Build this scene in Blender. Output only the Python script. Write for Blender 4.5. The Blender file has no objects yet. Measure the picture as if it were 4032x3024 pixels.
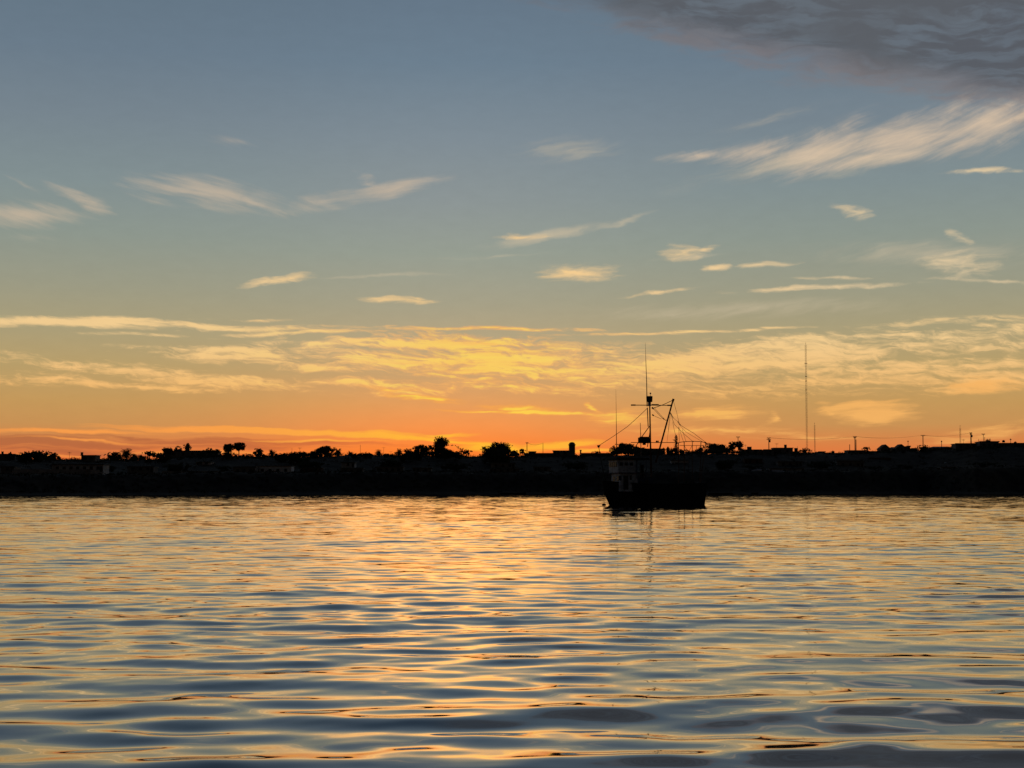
import bpy, math, random
import numpy as np
from mathutils import Vector, Matrix

random.seed(7)
rng = np.random.default_rng(11)
R = math.radians
scene = bpy.context.scene
COL = scene.collection

# ------------------------------------------------------------------ camera
F = 6000.0            # focal length in photo pixels (photo 4032 x 3024)
CX, CY = 2016.0, 1512.0
HZ = 1922.0           # row of the true horizon
CAMH = 2.5            # eye height above the water, standing on a boat
PITCH = math.atan((HZ - CY) / F)
cam_d = bpy.data.cameras.new('camera')
cam = bpy.data.objects.new('camera', cam_d)
COL.objects.link(cam)
cam.location = (0, 0, CAMH)
cam.rotation_euler = (math.pi / 2 + PITCH, 0, 0)
cam_d.sensor_width = 36.0
cam_d.lens = 36.0 * F / 4032.0
cam_d.clip_start = 0.1
cam_d.clip_end = 20000
scene.camera = cam
cp, sp = math.cos(PITCH), math.sin(PITCH)


def lin(c):
    return tuple(((x / 255) / 12.92) if x / 255 <= 0.04045 else (((x / 255) + 0.055) / 1.055) ** 2.4 for x in c)


def ray(px, py):
    X, Z = (px - CX) / F, -(py - CY) / F
    return X, cp - Z * sp, sp + Z * cp


def azel(px, py):
    x, y, z = ray(px, py)
    return math.degrees(math.atan2(x, y)), math.degrees(math.atan2(z, math.hypot(x, y)))


def at(px, py, Y):
    x, y, z = ray(px, py)
    return Vector((x / y * Y, Y, CAMH + z / y * Y))


# ------------------------------------------------------------------ colour management
scene.view_settings.view_transform = 'Standard'
scene.view_settings.look = 'None'
scene.view_settings.exposure = 0.0
scene.view_settings.gamma = 1.0
scene.cycles.max_bounces = 6
scene.cycles.glossy_bounces = 4
scene.cycles.diffuse_bounces = 2
scene.cycles.caustics_reflective = False

# ------------------------------------------------------------------ sky
world = bpy.data.worlds.new('World')
scene.world = world
world.use_nodes = True
NT = world.node_tree
NT.nodes.clear()


class S:
    """a socket with arithmetic, so that node graphs read like formulas"""
    def __init__(s, sock): s.k = sock
    def __add__(a, b): return M('ADD', a, b)
    def __radd__(a, b): return M('ADD', b, a)
    def __sub__(a, b): return M('SUBTRACT', a, b)
    def __rsub__(a, b): return M('SUBTRACT', b, a)
    def __mul__(a, b): return M('MULTIPLY', a, b)
    def __rmul__(a, b): return M('MULTIPLY', b, a)
    def __truediv__(a, b): return M('DIVIDE', a, b)


TREE = [NT]


def nd(t, **kw):
    n = TREE[0].nodes.new(t)
    for k, v in kw.items():
        setattr(n, k, v)
    return n


def put(sock, v):
    if isinstance(v, S):
        TREE[0].links.new(v.k, sock)
    elif v is not None:
        sock.default_value = v


def M(op, a, b=None, c=None, clamp=False):
    n = nd('ShaderNodeMath', operation=op, use_clamp=clamp)
    put(n.inputs[0], a)
    if b is not None: put(n.inputs[1], b)
    if c is not None: put(n.inputs[2], c)
    return S(n.outputs[0])


def VM(op, a, b=None, scale=None):
    n = nd('ShaderNodeVectorMath', operation=op)
    put(n.inputs[0], a)
    if b is not None: put(n.inputs[1], b)
    if scale is not None: put(n.inputs['Scale'], scale)
    return S(n.outputs['Value' if op in ('LENGTH', 'DOT_PRODUCT') else 'Vector'])


def comb(x, y, z=0.0):
    n = nd('ShaderNodeCombineXYZ')
    put(n.inputs[0], x); put(n.inputs[1], y); put(n.inputs[2], z)
    return S(n.outputs[0])


def sep(v):
    n = nd('ShaderNodeSeparateXYZ'); put(n.inputs[0], v)
    return S(n.outputs[0]), S(n.outputs[1]), S(n.outputs[2])


def smooth(x, a, b, lo=0.0, hi=1.0):
    n = nd('ShaderNodeMapRange', interpolation_type='SMOOTHSTEP')
    for i, v in enumerate((x, a, b, lo, hi)): put(n.inputs[i], v)
    return S(n.outputs[0])


def noise(v, scale=1.0, detail=3.0, rough=0.5, dist=0.0, color=False, lac=2.0):
    n = nd('ShaderNodeTexNoise', noise_dimensions='3D')
    put(n.inputs['Vector'], v)
    for k, x in (('Scale', scale), ('Detail', detail), ('Roughness', rough), ('Distortion', dist), ('Lacunarity', lac)):
        put(n.inputs[k], x)
    return S(n.outputs['Color' if color else 'Fac'])


def mapping(v, loc=(0, 0, 0), rot=0.0, scale=(1, 1, 1), kind='TEXTURE'):
    n = nd('ShaderNodeMapping', vector_type=kind)
    put(n.inputs[0], v)
    n.inputs[1].default_value = loc
    n.inputs[2].default_value = (0, 0, rot)
    n.inputs[3].default_value = scale
    return S(n.outputs[0])


def mixc(f, a, b):
    n = nd('ShaderNodeMix', data_type='RGBA', clamp_factor=True)
    put(n.inputs[0], f)
    put(n.inputs[6], (*a, 1) if isinstance(a, tuple) else a)
    put(n.inputs[7], (*b, 1) if isinstance(b, tuple) else b)
    return S(n.outputs[2])


def ramp(f, stops):
    n = nd('ShaderNodeValToRGB')
    put(n.inputs[0], f)
    el = n.color_ramp.elements
    while len(el) > 1: el.remove(el[-1])
    el[0].position, el[0].color = stops[0][0], (*stops[0][1], 1)
    for p, c in stops[1:]:
        e = el.new(p); e.color = (*c, 1)
    return S(n.outputs[0])


tc = nd('ShaderNodeTexCoord')
dx, dy, dz = sep(S(tc.outputs['Generated']))
dzc = M('MINIMUM', M('MAXIMUM', dz, -1.0), 1.0)
az = M('ARCTAN2', dx, dy) * 57.29578
el = M('ARCSINE', dzc) * 57.29578
UV = comb(az, el)                       # degrees of azimuth and elevation
PXD = math.degrees(1 / F)               # degrees per photo pixel near the centre

rows_side = [(1922, (232, 112, 58)), (1820, (230, 114, 58)), (1750, (214, 128, 70)), (1680, (198, 144, 84)), (1590, (194, 151, 90)), (1450, (182, 157, 106)),
             (1300, (167, 156, 121)), (1150, (154, 153, 131)), (950, (139, 149, 140)), (750, (128, 142, 144)),
             (500, (117, 131, 141)), (250, (105, 122, 137)), (0, (98, 116, 131))]
rows_mid = [(1922, (255, 118, 42)), (1830, (255, 120, 42)), (1770, (255, 132, 50)), (1680, (246, 148, 76)), (1590, (228, 157, 92)), (1480, (203, 161, 110)),
            (1350, (182, 163, 126)), (1200, (165, 159, 134)), (1000, (149, 156, 144)), (800, (139, 148, 148)),
            (550, (126, 139, 148)), (250, (107, 126, 142)), (0, (100, 118, 135))]
TOP = 50.0


def stops(rows):
    out = []
    for y, c in rows:
        out.append((max(0, azel(CX, y)[1]) / TOP, lin(c)))
    out += [(23 / TOP, lin((78, 98, 118))), (30 / TOP, lin((54, 72, 92))), (1.0, lin((32, 46, 66)))]
    return out


ef = M('DIVIDE', el, TOP, clamp=True)
sun_az = azel(1800, 1900)[0]
da = az - sun_az
glow = M('EXPONENT', M('MULTIPLY', da * da, -1 / (2 * 5.6 ** 2)))
base = mixc(glow, ramp(ef, stops(rows_side)), ramp(ef, stops(rows_mid)))
# the dusk sky fades towards the east
cosaz = M('COSINE', da / 57.29578)
west = smooth(cosaz, -0.6, 0.95, 0.0, 1.0)

# shared warps
wuv = VM('SUBTRACT', noise(mapping(UV, scale=(2.6, 1.0, 1)), 1.0, 4, 0.55, color=True), (0.5, 0.5, 0.5))
warp_s = VM('ADD', UV, VM('MULTIPLY', wuv, (2.4, 0.5, 0)))
wuv2 = VM('SUBTRACT', noise(mapping(UV, loc=(31, 7, 0), scale=(7, 2.2, 1)), 1.0, 3, 0.5, color=True), (0.5, 0.5, 0.5))
warp_l = VM('ADD', UV, VM('MULTIPLY', wuv2, (7.0, 1.8, 0)))


def blob(px, py, a, b, ang=0.0, amp=1.0, uv=None):
    """elliptical patch of sky: centre and half axes given in photo pixels, ang rising to the right"""
    A, E = azel(px, py)
    v = mapping(uv or warp_s, loc=(A, E, 0), rot=R(ang), scale=(a * PXD, b * PXD, 1))
    n = nd('ShaderNodeTexGradient', gradient_type='SPHERICAL')
    put(n.inputs[0], v)
    g = S(n.outputs['Fac'])
    return g * amp if amp != 1.0 else g


def union(items, uv=None):
    out = None
    for it in items:
        g = blob(*it, uv=uv)
        out = g if out is None else M('SMOOTH_MAX', out, g, 0.06)
    return out


# --- fibre noises
def fibres(ang, along, across, loc, detail=5, rough=0.55, uv=None, dist=0.0):
    return noise(mapping(uv or warp_s, loc=loc, rot=R(ang), scale=(along * PXD, across * PXD, 1)), 1.0, detail, rough, dist)


w3 = VM('SUBTRACT', noise(mapping(UV, loc=(5, 2, 0), scale=(4.5, 2.6, 1)), 1.0, 2, 0.45, color=True), (0.5, 0.5, 0.5))
warp3 = VM('ADD', UV, VM('MULTIPLY', w3, (1.3, 0.65, 0)))

# 1 high wisps over the left half
E1 = union([(60, 850, 420, 75, 2), (330, 790, 190, 55, -24, .9), (820, 760, 420, 95, -6), (980, 800, 230, 40, -18, .9),
            (1300, 790, 300, 60, 10, .8), (1560, 735, 260, 50, 12), (1480, 720, 150, 30, -24, .7),
            (80, 720, 160, 24, -26, .5), (940, 560, 300, 40, 0, .35), (120, 940, 200, 30, 0, .4)])
f1 = fibres(-16, 240, 30, (3, 1, 0), uv=warp3)
f1b = fibres(10, 260, 28, (8, 2, 0), uv=warp3)
f1m = mixc(smooth(az, -8.5, -6.0), f1, f1b)
a1 = smooth(E1 * 1.2 + (S(f1m.k) - 0.5) * 1.8, 0.15, 1.45) * smooth(E1, 0.05, 0.40)
c = mixc(a1 * 0.62, base, lin((212, 188, 160)))

# 2 faint sheets in the middle of the sky
E2 = union([(2250, 590, 330, 80, 2, .5), (2150, 930, 330, 34, 10, .9), (2420, 880, 260, 20, 16, .6), (3000, 480, 500, 60, 14, .35), 
            (3100, 640, 700, 70, 12, .55), (1950, 1010, 420, 16, 3, .45), (1500, 1085, 420, 12, 2, .6), (2720, 1010, 240, 14, 3, .5),
            (3400, 640, 500, 60, 8, .5), (3650, 1000, 700, 90, -2, .55), (2900, 1220, 1100, 70, 1, .5)])
f2 = fibres(12, 240, 34, (1, 5, 0))
a2 = smooth(E2 * 1.3 + (f2 - 0.5) * 1.1, 0.12, 1.1) * smooth(E2, 0.05, 0.40)
c = mixc(a2 * 0.6, c, lin((205, 188, 158)))

# 3 combed cirrus band rising to the upper right
E3 = union([(2740, 625, 240, 40, 4, .8), (2980, 600, 330, 75, 10), (3230, 590, 420, 120, 14), (3560, 530, 480, 120, 15),
            (3900, 480, 500, 130, 13), (3330, 500, 240, 50, 26, .5), (3760, 420, 240, 60, 32, .6), (3420, 620, 500, 60, 8, .9), (4150, 420, 500, 130, 12)], uv=warp3)
f3 = fibres(19, 420, 26, (4, 9, 0), detail=6, rough=0.6, uv=warp3)
f3b = fibres(17, 600, 55, (14, 3, 0), detail=3, uv=warp3)
f3c = noise(mapping(warp_l, loc=(8, 2, 0), rot=R(20), scale=(1.6, .6, 1)), 1.0, 5, 0.62)
a3 = smooth(E3 * 1.45 + (f3 - 0.5) * 1.25 + (f3b - 0.5) * 1.0 + (f3c - 0.5) * 1.3, 0.18, 1.85) * smooth(E3, 0.05, 0.40)
c = mixc(a3 * 0.8, c, lin((228, 200, 168)))

# 4 small lit clouds
E4 = union([(1050, 1106, 190, 30, 8, 1.3), (1160, 1090, 90, 28, 10, 1.1), (1560, 1186, 220, 20, -1, 1.1), (1600, 1180, 90, 20, 0, 1.),
            (2275, 1075, 190, 46, 0, 1.15), (2330, 1060, 150, 36, 8, .7), (2690, 995, 110, 46, 0, .95), (2760, 985, 110, 16, 14, .9),
            (2805, 1056, 100, 26, 0, 1.2), (3000, 1040, 150, 20, 6, 1.15), (3770, 1035, 190, 70, 0, .95), (3850, 1060, 150, 60, 10, .8),
            (3365, 838, 120, 34, -20, .85), (3785, 930, 90, 34, -22, .85), (3890, 672, 210, 18, -2, 1.15), (2600, 1150, 260, 14, 6, .95),
            (3250, 1132, 480, 17, 1, 1.1), (3300, 1095, 260, 12, -3, .8), (3880, 1105, 300, 14, -5, .8), (2080, 930, 170, 20, 0, .8)])
f4 = fibres(4, 90, 22, (6, 4, 0))
f4b = noise(mapping(warp_s, loc=(6, 6, 0), scale=(.9, .25, 1)), 1.0, 4, 0.6)
a4 = smooth(E4 * 1.3 + (f4 - 0.5) * 1.4 + (f4b - 0.5) * 1.5, 0.12, 1.7) * smooth(E4, 0.05, 0.40)
c4 = mixc(M('EXPONENT', M('MULTIPLY', da * da, -1 / (2 * 8.0 ** 2))), lin((226, 202, 162)), lin((252, 208, 142)))
c = mixc(a4 * 0.92, c, c4)

# 5 streaks and banks in the lit band low over the land
w5 = VM('SUBTRACT', noise(mapping(UV, loc=(3, 17, 0), scale=(1.9, 0.8, 1)), 1.0, 3, 0.55, color=True), (0.5, 0.5, 0.5))
warp5 = VM('ADD', UV, VM('MULTIPLY', w5, (2.0, 0.62, 0)))
E5 = union([(1750, 1360, 800, 70, -2, 1.15), (2000, 1430, 1100, 100, -3, 1.15), (2300, 1450, 900, 110, 0, 1.0), (2700, 1440, 800, 130, 0, 1.0),
            (1500, 1520, 500, 50, -6, .9), (700, 1480, 800, 42, -5, 1.05), (600, 1520, 600, 22, -2, .95), (1100, 1430, 700, 44, -4, .85),
            (3100, 1400, 900, 120, 1, 1.0), (3350, 1380, 400, 60, -4, 1.), (3750, 1340, 500, 90, 2, .9), (3900, 1500, 420, 60, 4, 1.0), (3650, 1440, 700, 60, 0, .85),
            (120, 1490, 320, 40, 0, .8), (1500, 1420, 700, 60, -4, .95), (1300, 1345, 500, 36, 3, .9), (2050, 1530, 600, 36, -4, .9), (350, 1450, 500, 26, -3, .8), (3400, 1500, 900, 46, 0, .85), (900, 1385, 700, 34, 0, .75), (60, 1400, 260, 30, 0, .6), (2900, 1540, 900, 50, -2, .6)])
f5 = fibres(-3, 230, 24, (2, 2, 0), detail=6, rough=0.6, uv=warp5)
f5b = fibres(2, 480, 58, (9, 1, 0), detail=3, rough=0.5, uv=warp5)
f5d = fibres(-6, 80, 13, (7, 14, 0), detail=4, rough=0.6, uv=warp5)
f5e = noise(mapping(warp5, loc=(3, 19, 0), rot=R(-10), scale=(.75, .22, 1)), 1.0, 5, 0.65)
a5 = smooth(E5 * 1.2 + (f5 - 0.5) * 2.1 + (f5b - 0.5) * 1.7 + (f5d - 0.5) * 1.1 + (f5e - 0.5) * 1.8, 0.14, 1.24) * smooth(E5, 0.05, 0.4)
E5l = union([(250, 1265, 760, 32, -1, 1.25), (900, 1285, 700, 20, -1, 1.), (1200, 1310, 500, 16, 0, 1.), (1900, 1300, 900, 14, 0, .95), (2700, 1305, 900, 12, 1, .8),
             (550, 1318, 400, 12, 0, .6), (3700, 1270, 700, 26, 2, .55), (1000, 1255, 500, 14, 0, .5)], uv=warp3)
a5l = smooth(E5l * 1.15 + (f5 - 0.5) * 2.2 + (f5b - 0.5) * 0.8 + (f5d - 0.5) * 0.9, 0.15, 1.1) * smooth(E5l, 0.05, 0.4)
a5 = M('MAXIMUM', a5, a5l)
hot = M('EXPONENT', M('MULTIPLY', (az - azel(1900, 1400)[0]) * (az - azel(1900, 1400)[0]), -1 / (2 * 4.6 ** 2)))
f5c = fibres(0, 240, 24, (22, 8, 0), detail=4)
c5 = mixc(hot, ramp(ef, [(3.3 / TOP, lin((248, 186, 108))), (5.5 / TOP, lin((248, 208, 146)))]),
          mixc(smooth(a5 * 0.7 + f5c, 0.75, 1.4), lin((251, 178, 98)), lin((255, 214, 94))))
c = mixc(a5 * 0.86, c, c5)

# 6 glowing bars and puffs just above the land
E6 = union([(2100, 1619, 480, 15, -1, 1.35), (2020, 1608, 260, 30, -3, .85), (2450, 1640, 260, 50, 0, .85), (2350, 1605, 70, 20, -25, 1.),
            (2830, 1628, 260, 46, 2, 1.15), (3020, 1650, 60, 30, 50, .9), (3400, 1605, 250, 34, 3, 1.2), (3450, 1640, 240, 50, 0, 1.1), (3290, 1620, 120, 40, -30, .7),
            (3860, 1520, 230, 50, 4, 1.05), (2850, 1700, 700, 26, -1, .75), (3900, 1700, 400, 50, 8, .7), (1650, 1560, 240, 26, -8, .9), (1560, 1530, 200, 20, -3, .8),
            (3200, 1720, 500, 22, 0, .5)])
f6 = fibres(2, 170, 20, (5, 6, 0))
a6 = smooth(E6 * 1.2 + (f6 - 0.5) * 2.0, 0.15, 1.2) * smooth(E6, 0.05, 0.40)
c6 = mixc(hot, lin((246, 180, 100)), mixc(smooth(a6, 0.45, 1.0), lin((255, 170, 70)), lin((255, 214, 74))))
c = mixc(a6 * 0.85, c, c6)

# 7 low dusky bars with glowing gaps on the left
E7 = union([(150, 1745, 900, 60, 0, 1.0), (900, 1745, 700, 46, 0, 1.0), (1300, 1750, 500, 26, -1, .8), (560, 1728, 300, 24, 0, .8), (300, 1780, 900, 34, 0, .8)])
f7 = fibres(-1, 300, 15, (12, 3, 0), detail=4)
a7 = smooth(E7 * 1.1 + (f7 - 0.5) * 1.7, 0.25, 0.95) * smooth(E7, 0.05, 0.40)
c = mixc(a7 * 0.6, c, mixc(glow, lin((158, 88, 60)), lin((200, 96, 56))))
E7b = union([(250, 1700, 560, 16, 0, .9), (1000, 1693, 900, 20, -1, 1.3), (1500, 1715, 420, 18, -3, 1.2), (1250, 1735, 500, 10, 0, .8), (1700, 1735, 300, 14, -4, .9),
             (1950, 1760, 260, 34, -3, 1.1), (2200, 1752, 240, 26, 5, 1.15), (350, 1735, 400, 10, -2, .8), (700, 1780, 500, 12, 0, .8), (1750, 1715, 200, 14, 0, .8),
             (2330, 1775, 200, 14, 0, .9), (120, 1800, 500, 10, 0, .7)])
a7b = smooth(E7b * 1.25 + (f7 - 0.5) * 1.1, 0.2, 1.0) * smooth(E7b, 0.05, 0.4)
c = mixc(a7b * 0.85, c, mixc(hot, lin((252, 158, 74)), lin((255, 190, 52))))

# 8 slate-grey cloud sheet overhead on the right
edge = M('MULTIPLY', az - azel(2400, 60)[0], -math.tan(R(13.2)))
d8 = el - (edge + azel(2400, 60)[1] - 0.8)
Wn = VM('SUBTRACT', noise(mapping(UV, loc=(3, 3, 0), scale=(3.4, 1.6, 1)), 1.0, 4, 0.55, color=True), (0.5, 0.5, 0.5))
w8 = VM('ADD', UV, VM('MULTIPLY', Wn, (3.0, 1.4, 0)))
n8 = noise(mapping(w8, loc=(1, 1, 0), rot=R(-8), scale=(3.0, 0.75, 1)), 1.0, 5, 0.55)
n8b = noise(mapping(w8, loc=(9, 1, 0), rot=R(-4), scale=(1.9, 0.36, 1)), 1.0, 4, 0.55)
n8c = noise(mapping(w8, loc=(5, 8, 0), rot=R(-10), scale=(9, 3.0, 1)), 1.0, 2, 0.5)
fade8 = smooth(az, 0.5, 8.0) 
far8 = smooth(el, 60, 24) 
a8 = smooth(d8 + (n8 - 0.5) * 2.0 + (n8b - 0.5) * 1.8 - (1.0 - fade8) * 0.9, -0.35, 1.4) * smooth(d8, -1.7, -0.2) * smooth(az, -3.0, 2.0) * far8 * smooth(az, 70, 40)
body = mixc(smooth(n8b, 0.40, 0.66) * smooth(n8c, 0.34, 0.56), lin((88, 90, 95)), lin((106, 116, 126)))
body = mixc(smooth(n8c, 0.4, 0.62) * 0.4, body, lin((78, 80, 89)))
fringe = smooth(d8 + (n8 - 0.5) * 1.2, 1.5, 0.1)
body = mixc(fringe * 0.7, body, lin((142, 122, 116)))
c = mixc(a8 * 0.9, c, body)

# 9 loose high streaks everywhere else, so the sky goes on past the picture
f9 = noise(mapping(warp_l, loc=(4, 4, 0), scale=(9, 1.5, 1)), 1.0, 5, 0.55)
a9 = smooth(f9, 0.55, 0.78) * smooth(M('ABSOLUTE', az), 19.5, 27) * smooth(el, 30, 12)
c = mixc(a9 * 0.5, c, lin((205, 176, 140)))

# fade to the east and below the horizon; fine mottling of thin haze
mott = noise(mapping(UV, scale=(0.9, 0.35, 1)), 1.0, 3, 0.6)
c = VM('SCALE', c, scale=(0.96 + mott * 0.08))
c = mixc(west, VM('MULTIPLY', c, (0.10, 0.095, 0.085)), c)
c = mixc(smooth(el, -0.2, -4.0), c, lin((26, 30, 34)))

sky = nd('ShaderNodeTexSky', sky_type='NISHITA', sun_disc=False, sun_elevation=R(-1.5), sun_rotation=R(sun_az), air_density=1.0, dust_density=1.5)
bg1 = nd('ShaderNodeBackground'); put(bg1.inputs[0], c); bg1.inputs[1].default_value = 1.0
bg2 = nd('ShaderNodeBackground'); put(bg2.inputs[0], S(sky.outputs[0])); bg2.inputs[1].default_value = 0.01
addn = nd('ShaderNodeAddShader')
NT.links.new(bg1.outputs[0], addn.inputs[0]); NT.links.new(bg2.outputs[0], addn.inputs[1])
wo = nd('ShaderNodeOutputWorld'); NT.links.new(addn.outputs[0], wo.inputs[0])
world.cycles.sampling_method = 'MANUAL'
world.cycles.sample_map_resolution = 512

# the sun is an added lamp, broad and weak, brightening the glow on the water
water_glow_d = bpy.data.lights.new('water_glow', 'SUN')
water_glow_d.energy = 1.0
water_glow_d.angle = R(50)
water_glow_d.color = (1.0, 1.0, 1.0)
water_glow_d.use_nodes = True
GLOW_SIGN, GLOW_CORE, GLOW_WIDE = -1.0, 0.92, 0.30
GLOW_SOLID = 2 * math.pi * (1 - math.cos(R(25)))
water_glow = bpy.data.objects.new('water_glow', water_glow_d)
COL.objects.link(water_glow)
water_glow.rotation_euler = (R(90 - 4.5), 0, math.pi - R(sun_az - 0.2))

# the lamp is not an even disc: brightest where the cloud bank glows, thinning out along the horizon
TREE[0] = water_glow_d.node_tree
TREE[0].nodes.clear()
sg = nd('ShaderNodeNewGeometry')
ix, iy, iz = sep(VM('SCALE', S(sg.outputs['Incoming']), scale=GLOW_SIGN))
saz = M('ARCTAN2', ix, iy) * 57.29578
sel = M('ARCSINE', iz) * 57.29578
ga = lambda v, c0, sg_: M('EXPONENT', M('MULTIPLY', (v - c0) * (v - c0), -1 / (2 * sg_ ** 2)))
core = ga(saz, sun_az - 0.3, 3.4) * ga(sel, 4.4, 1.6)
wide = ga(saz, sun_az, 15.0) * ga(sel, 5.2, 2.6)
colr = VM('ADD', VM('MULTIPLY', comb(core, core, core), tuple(GLOW_CORE * q for q in (1.0, 0.38, 0.08))), VM('MULTIPLY', comb(wide, wide, wide), tuple(GLOW_WIDE * q for q in (1.0, 0.66, 0.34))))
se = nd('ShaderNodeEmission')
put(se.inputs['Color'], colr); se.inputs['Strength'].default_value = GLOW_SOLID
so = nd('ShaderNodeOutputLight')
TREE[0].links.new(se.outputs[0], so.inputs[0])

# ------------------------------------------------------------------ helpers for objects
def tag(o, label=None, cat=None, group=None, kind=None):
    if label: o['label'] = label
    if cat: o['category'] = cat
    if group: o['group'] = group
    if kind: o['kind'] = kind
    return o


def mesh_obj(name, V, Fc, m, parent=None, smooth_=False):
    me = bpy.data.meshes.new(name)
    me.from_pydata([tuple(v) for v in V], [], Fc)
    me.update()
    if smooth_:
        me.polygons.foreach_set('use_smooth', [True] * len(me.polygons))
    me.materials.append(m)
    o = bpy.data.objects.new(name, me)
    COL.objects.link(o)
    if parent is not None: o.parent = parent
    return o


def empty(name, loc, rz=0.0, label=None, cat=None, group=None):
    o = bpy.data.objects.new(name, None)
    o.empty_display_size = 0.5
    COL.objects.link(o)
    o.location = loc
    o.rotation_euler = (0, 0, rz)
    return tag(o, label, cat, group)


# ------------------------------------------------------------------ materials
def material(name, rgb, rough=0.7, spec=0.3, metal=0.0, var=0.25, scale=1.5, bump=0.0):
    m = bpy.data.materials.new(name)
    m.use_nodes = True
    TREE[0] = m.node_tree
    b = m.node_tree.nodes['Principled BSDF']
    t = nd('ShaderNodeTexCoord')
    n = noise(S(t.outputs['Object']), scale, 5, 0.6)
    lo = tuple(x * (1 - var) for x in rgb); hi = tuple(min(1, x * (1 + var)) for x in rgb)
    put(b.inputs['Base Color'], mixc(smooth(n, 0.3, 0.7), lo, hi))
    b.inputs['Roughness'].default_value = rough
    b.inputs['Specular IOR Level'].default_value = spec
    b.inputs['Metallic'].default_value = metal
    if bump:
        bn = nd('ShaderNodeBump'); bn.inputs['Strength'].default_value = bump
        put(bn.inputs['Height'], n)
        m.node_tree.links.new(bn.outputs[0], b.inputs['Normal'])
    return m


MT = {
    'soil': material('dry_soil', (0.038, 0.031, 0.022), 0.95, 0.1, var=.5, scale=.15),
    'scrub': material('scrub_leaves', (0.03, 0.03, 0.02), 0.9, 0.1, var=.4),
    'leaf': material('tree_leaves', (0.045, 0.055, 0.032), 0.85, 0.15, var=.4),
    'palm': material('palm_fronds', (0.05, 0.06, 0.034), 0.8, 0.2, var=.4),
    'bark': material('bark', (0.07, 0.055, 0.045), 0.95, 0.1, var=.4, scale=4),
    'plaster': material('pale_plaster', (0.40, 0.39, 0.40), 0.9, 0.2, var=.3, scale=.5),
    'white': material('white_wall_paint', (0.62, 0.62, 0.66), 0.85, 0.3, var=.2, scale=.5),
    'grey': material('grey_render', (0.17, 0.16, 0.155), 0.9, 0.2, var=.3, scale=.5),
    'brick': material('dark_brick', (0.10, 0.06, 0.045), 0.9, 0.2, var=.4, scale=1),
    'tin': material('roof_sheet', (0.10, 0.10, 0.105), 0.7, 0.2, var=.3, scale=.8),
    'tile': material('roof_tile', (0.09, 0.055, 0.042), 0.85, 0.2, var=.4, scale=1),
    'dark': material('dark_opening', (0.012, 0.012, 0.014), 0.5, 0.3, var=.2),
    'steel': material('galvanised_steel', (0.14, 0.12, 0.11), 0.7, 0.3, var=.3),
    'mastred': material('red_mast_paint', (0.30, 0.07, 0.04), 0.7, 0.3, var=.2),
    'mastwhite': material('white_mast_paint', (0.4, 0.38, 0.36), 0.7, 0.3, var=.2),
    'wood': material('weathered_pole_wood', (0.08, 0.06, 0.045), 0.9, 0.1, var=.4, scale=3),
    'hull': material('black_hull_paint', (0.012, 0.014, 0.02), 0.7, 0.15, var=.4, scale=.8),
    'boatwhite': material('grimy_white_boat_paint', (0.38, 0.42, 0.49), 0.8, 0.2, var=.35, scale=1.2),
    'boatblue': material('dark_blue_boat_paint', (0.03, 0.045, 0.10), 0.7, 0.2, var=.4, scale=1),
    'deck': material('deck_boards', (0.07, 0.06, 0.05), 0.9, 0.2, var=.3, scale=2),
    'rust': material('rust_brown_mast_paint', (0.07, 0.025, 0.015), 0.8, 0.2, var=.5, scale=3),
    'black': material('black_rubber', (0.012, 0.012, 0.012), 0.9, 0.1, var=.3),
    'rope': material('rope', (0.16, 0.12, 0.08), 0.9, 0.1, var=.3, scale=5),
    'net': material('fishing_net', (0.02, 0.025, 0.022), 0.95, 0.1, var=.5, scale=4, bump=.5),
}


def water_material():
    m = bpy.data.materials.new('sea_water')
    m.use_nodes = True
    TREE[0] = m.node_tree
    b = m.node_tree.nodes['Principled BSDF']
    b.inputs['Base Color'].default_value = (0.006, 0.013, 0.018, 1)
    b.inputs['Roughness'].default_value = 0.03
    b.inputs['IOR'].default_value = WATER_IOR
    g = nd('ShaderNodeNewGeometry')
    P = S(g.outputs['Position']); N = S(g.outputs['Normal'])
    at_ = nd('ShaderNodeAttribute', attribute_name='ripple')
    k = S(at_.outputs['Fac'])
    k0 = nd('ShaderNodeAttribute', attribute_name='fine'); kf = S(k0.outputs['Fac'])
    half = (0.5, 0.5, 0.5)
    n1 = VM('SUBTRACT', noise(mapping(P, scale=(1.3, 0.75, 1)), 1.0, 3, 0.6, color=True), half)
    n2 = VM('SUBTRACT', noise(mapping(P, loc=(9, 3, 0), scale=(0.42, 0.2, 1)), 1.0, 2, 0.5, color=True), half)
    gust = smooth(noise(mapping(P, loc=(2, 5, 0), scale=(9, 6, 1)), 1.0, 3, 0.5), 0.35, 0.7, 0.25, 1.0)
    s = VM('SCALE', n1, scale=k * 2.4)
    s = VM('ADD', s, VM('SCALE', n2, scale=kf * gust))
    s = VM('MULTIPLY', s, (1.5, 1.0, 0.0))
    put(b.inputs['Normal'], VM('NORMALIZE', VM('ADD', N, s)))
    return m


WATER_IOR = 2.4

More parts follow.
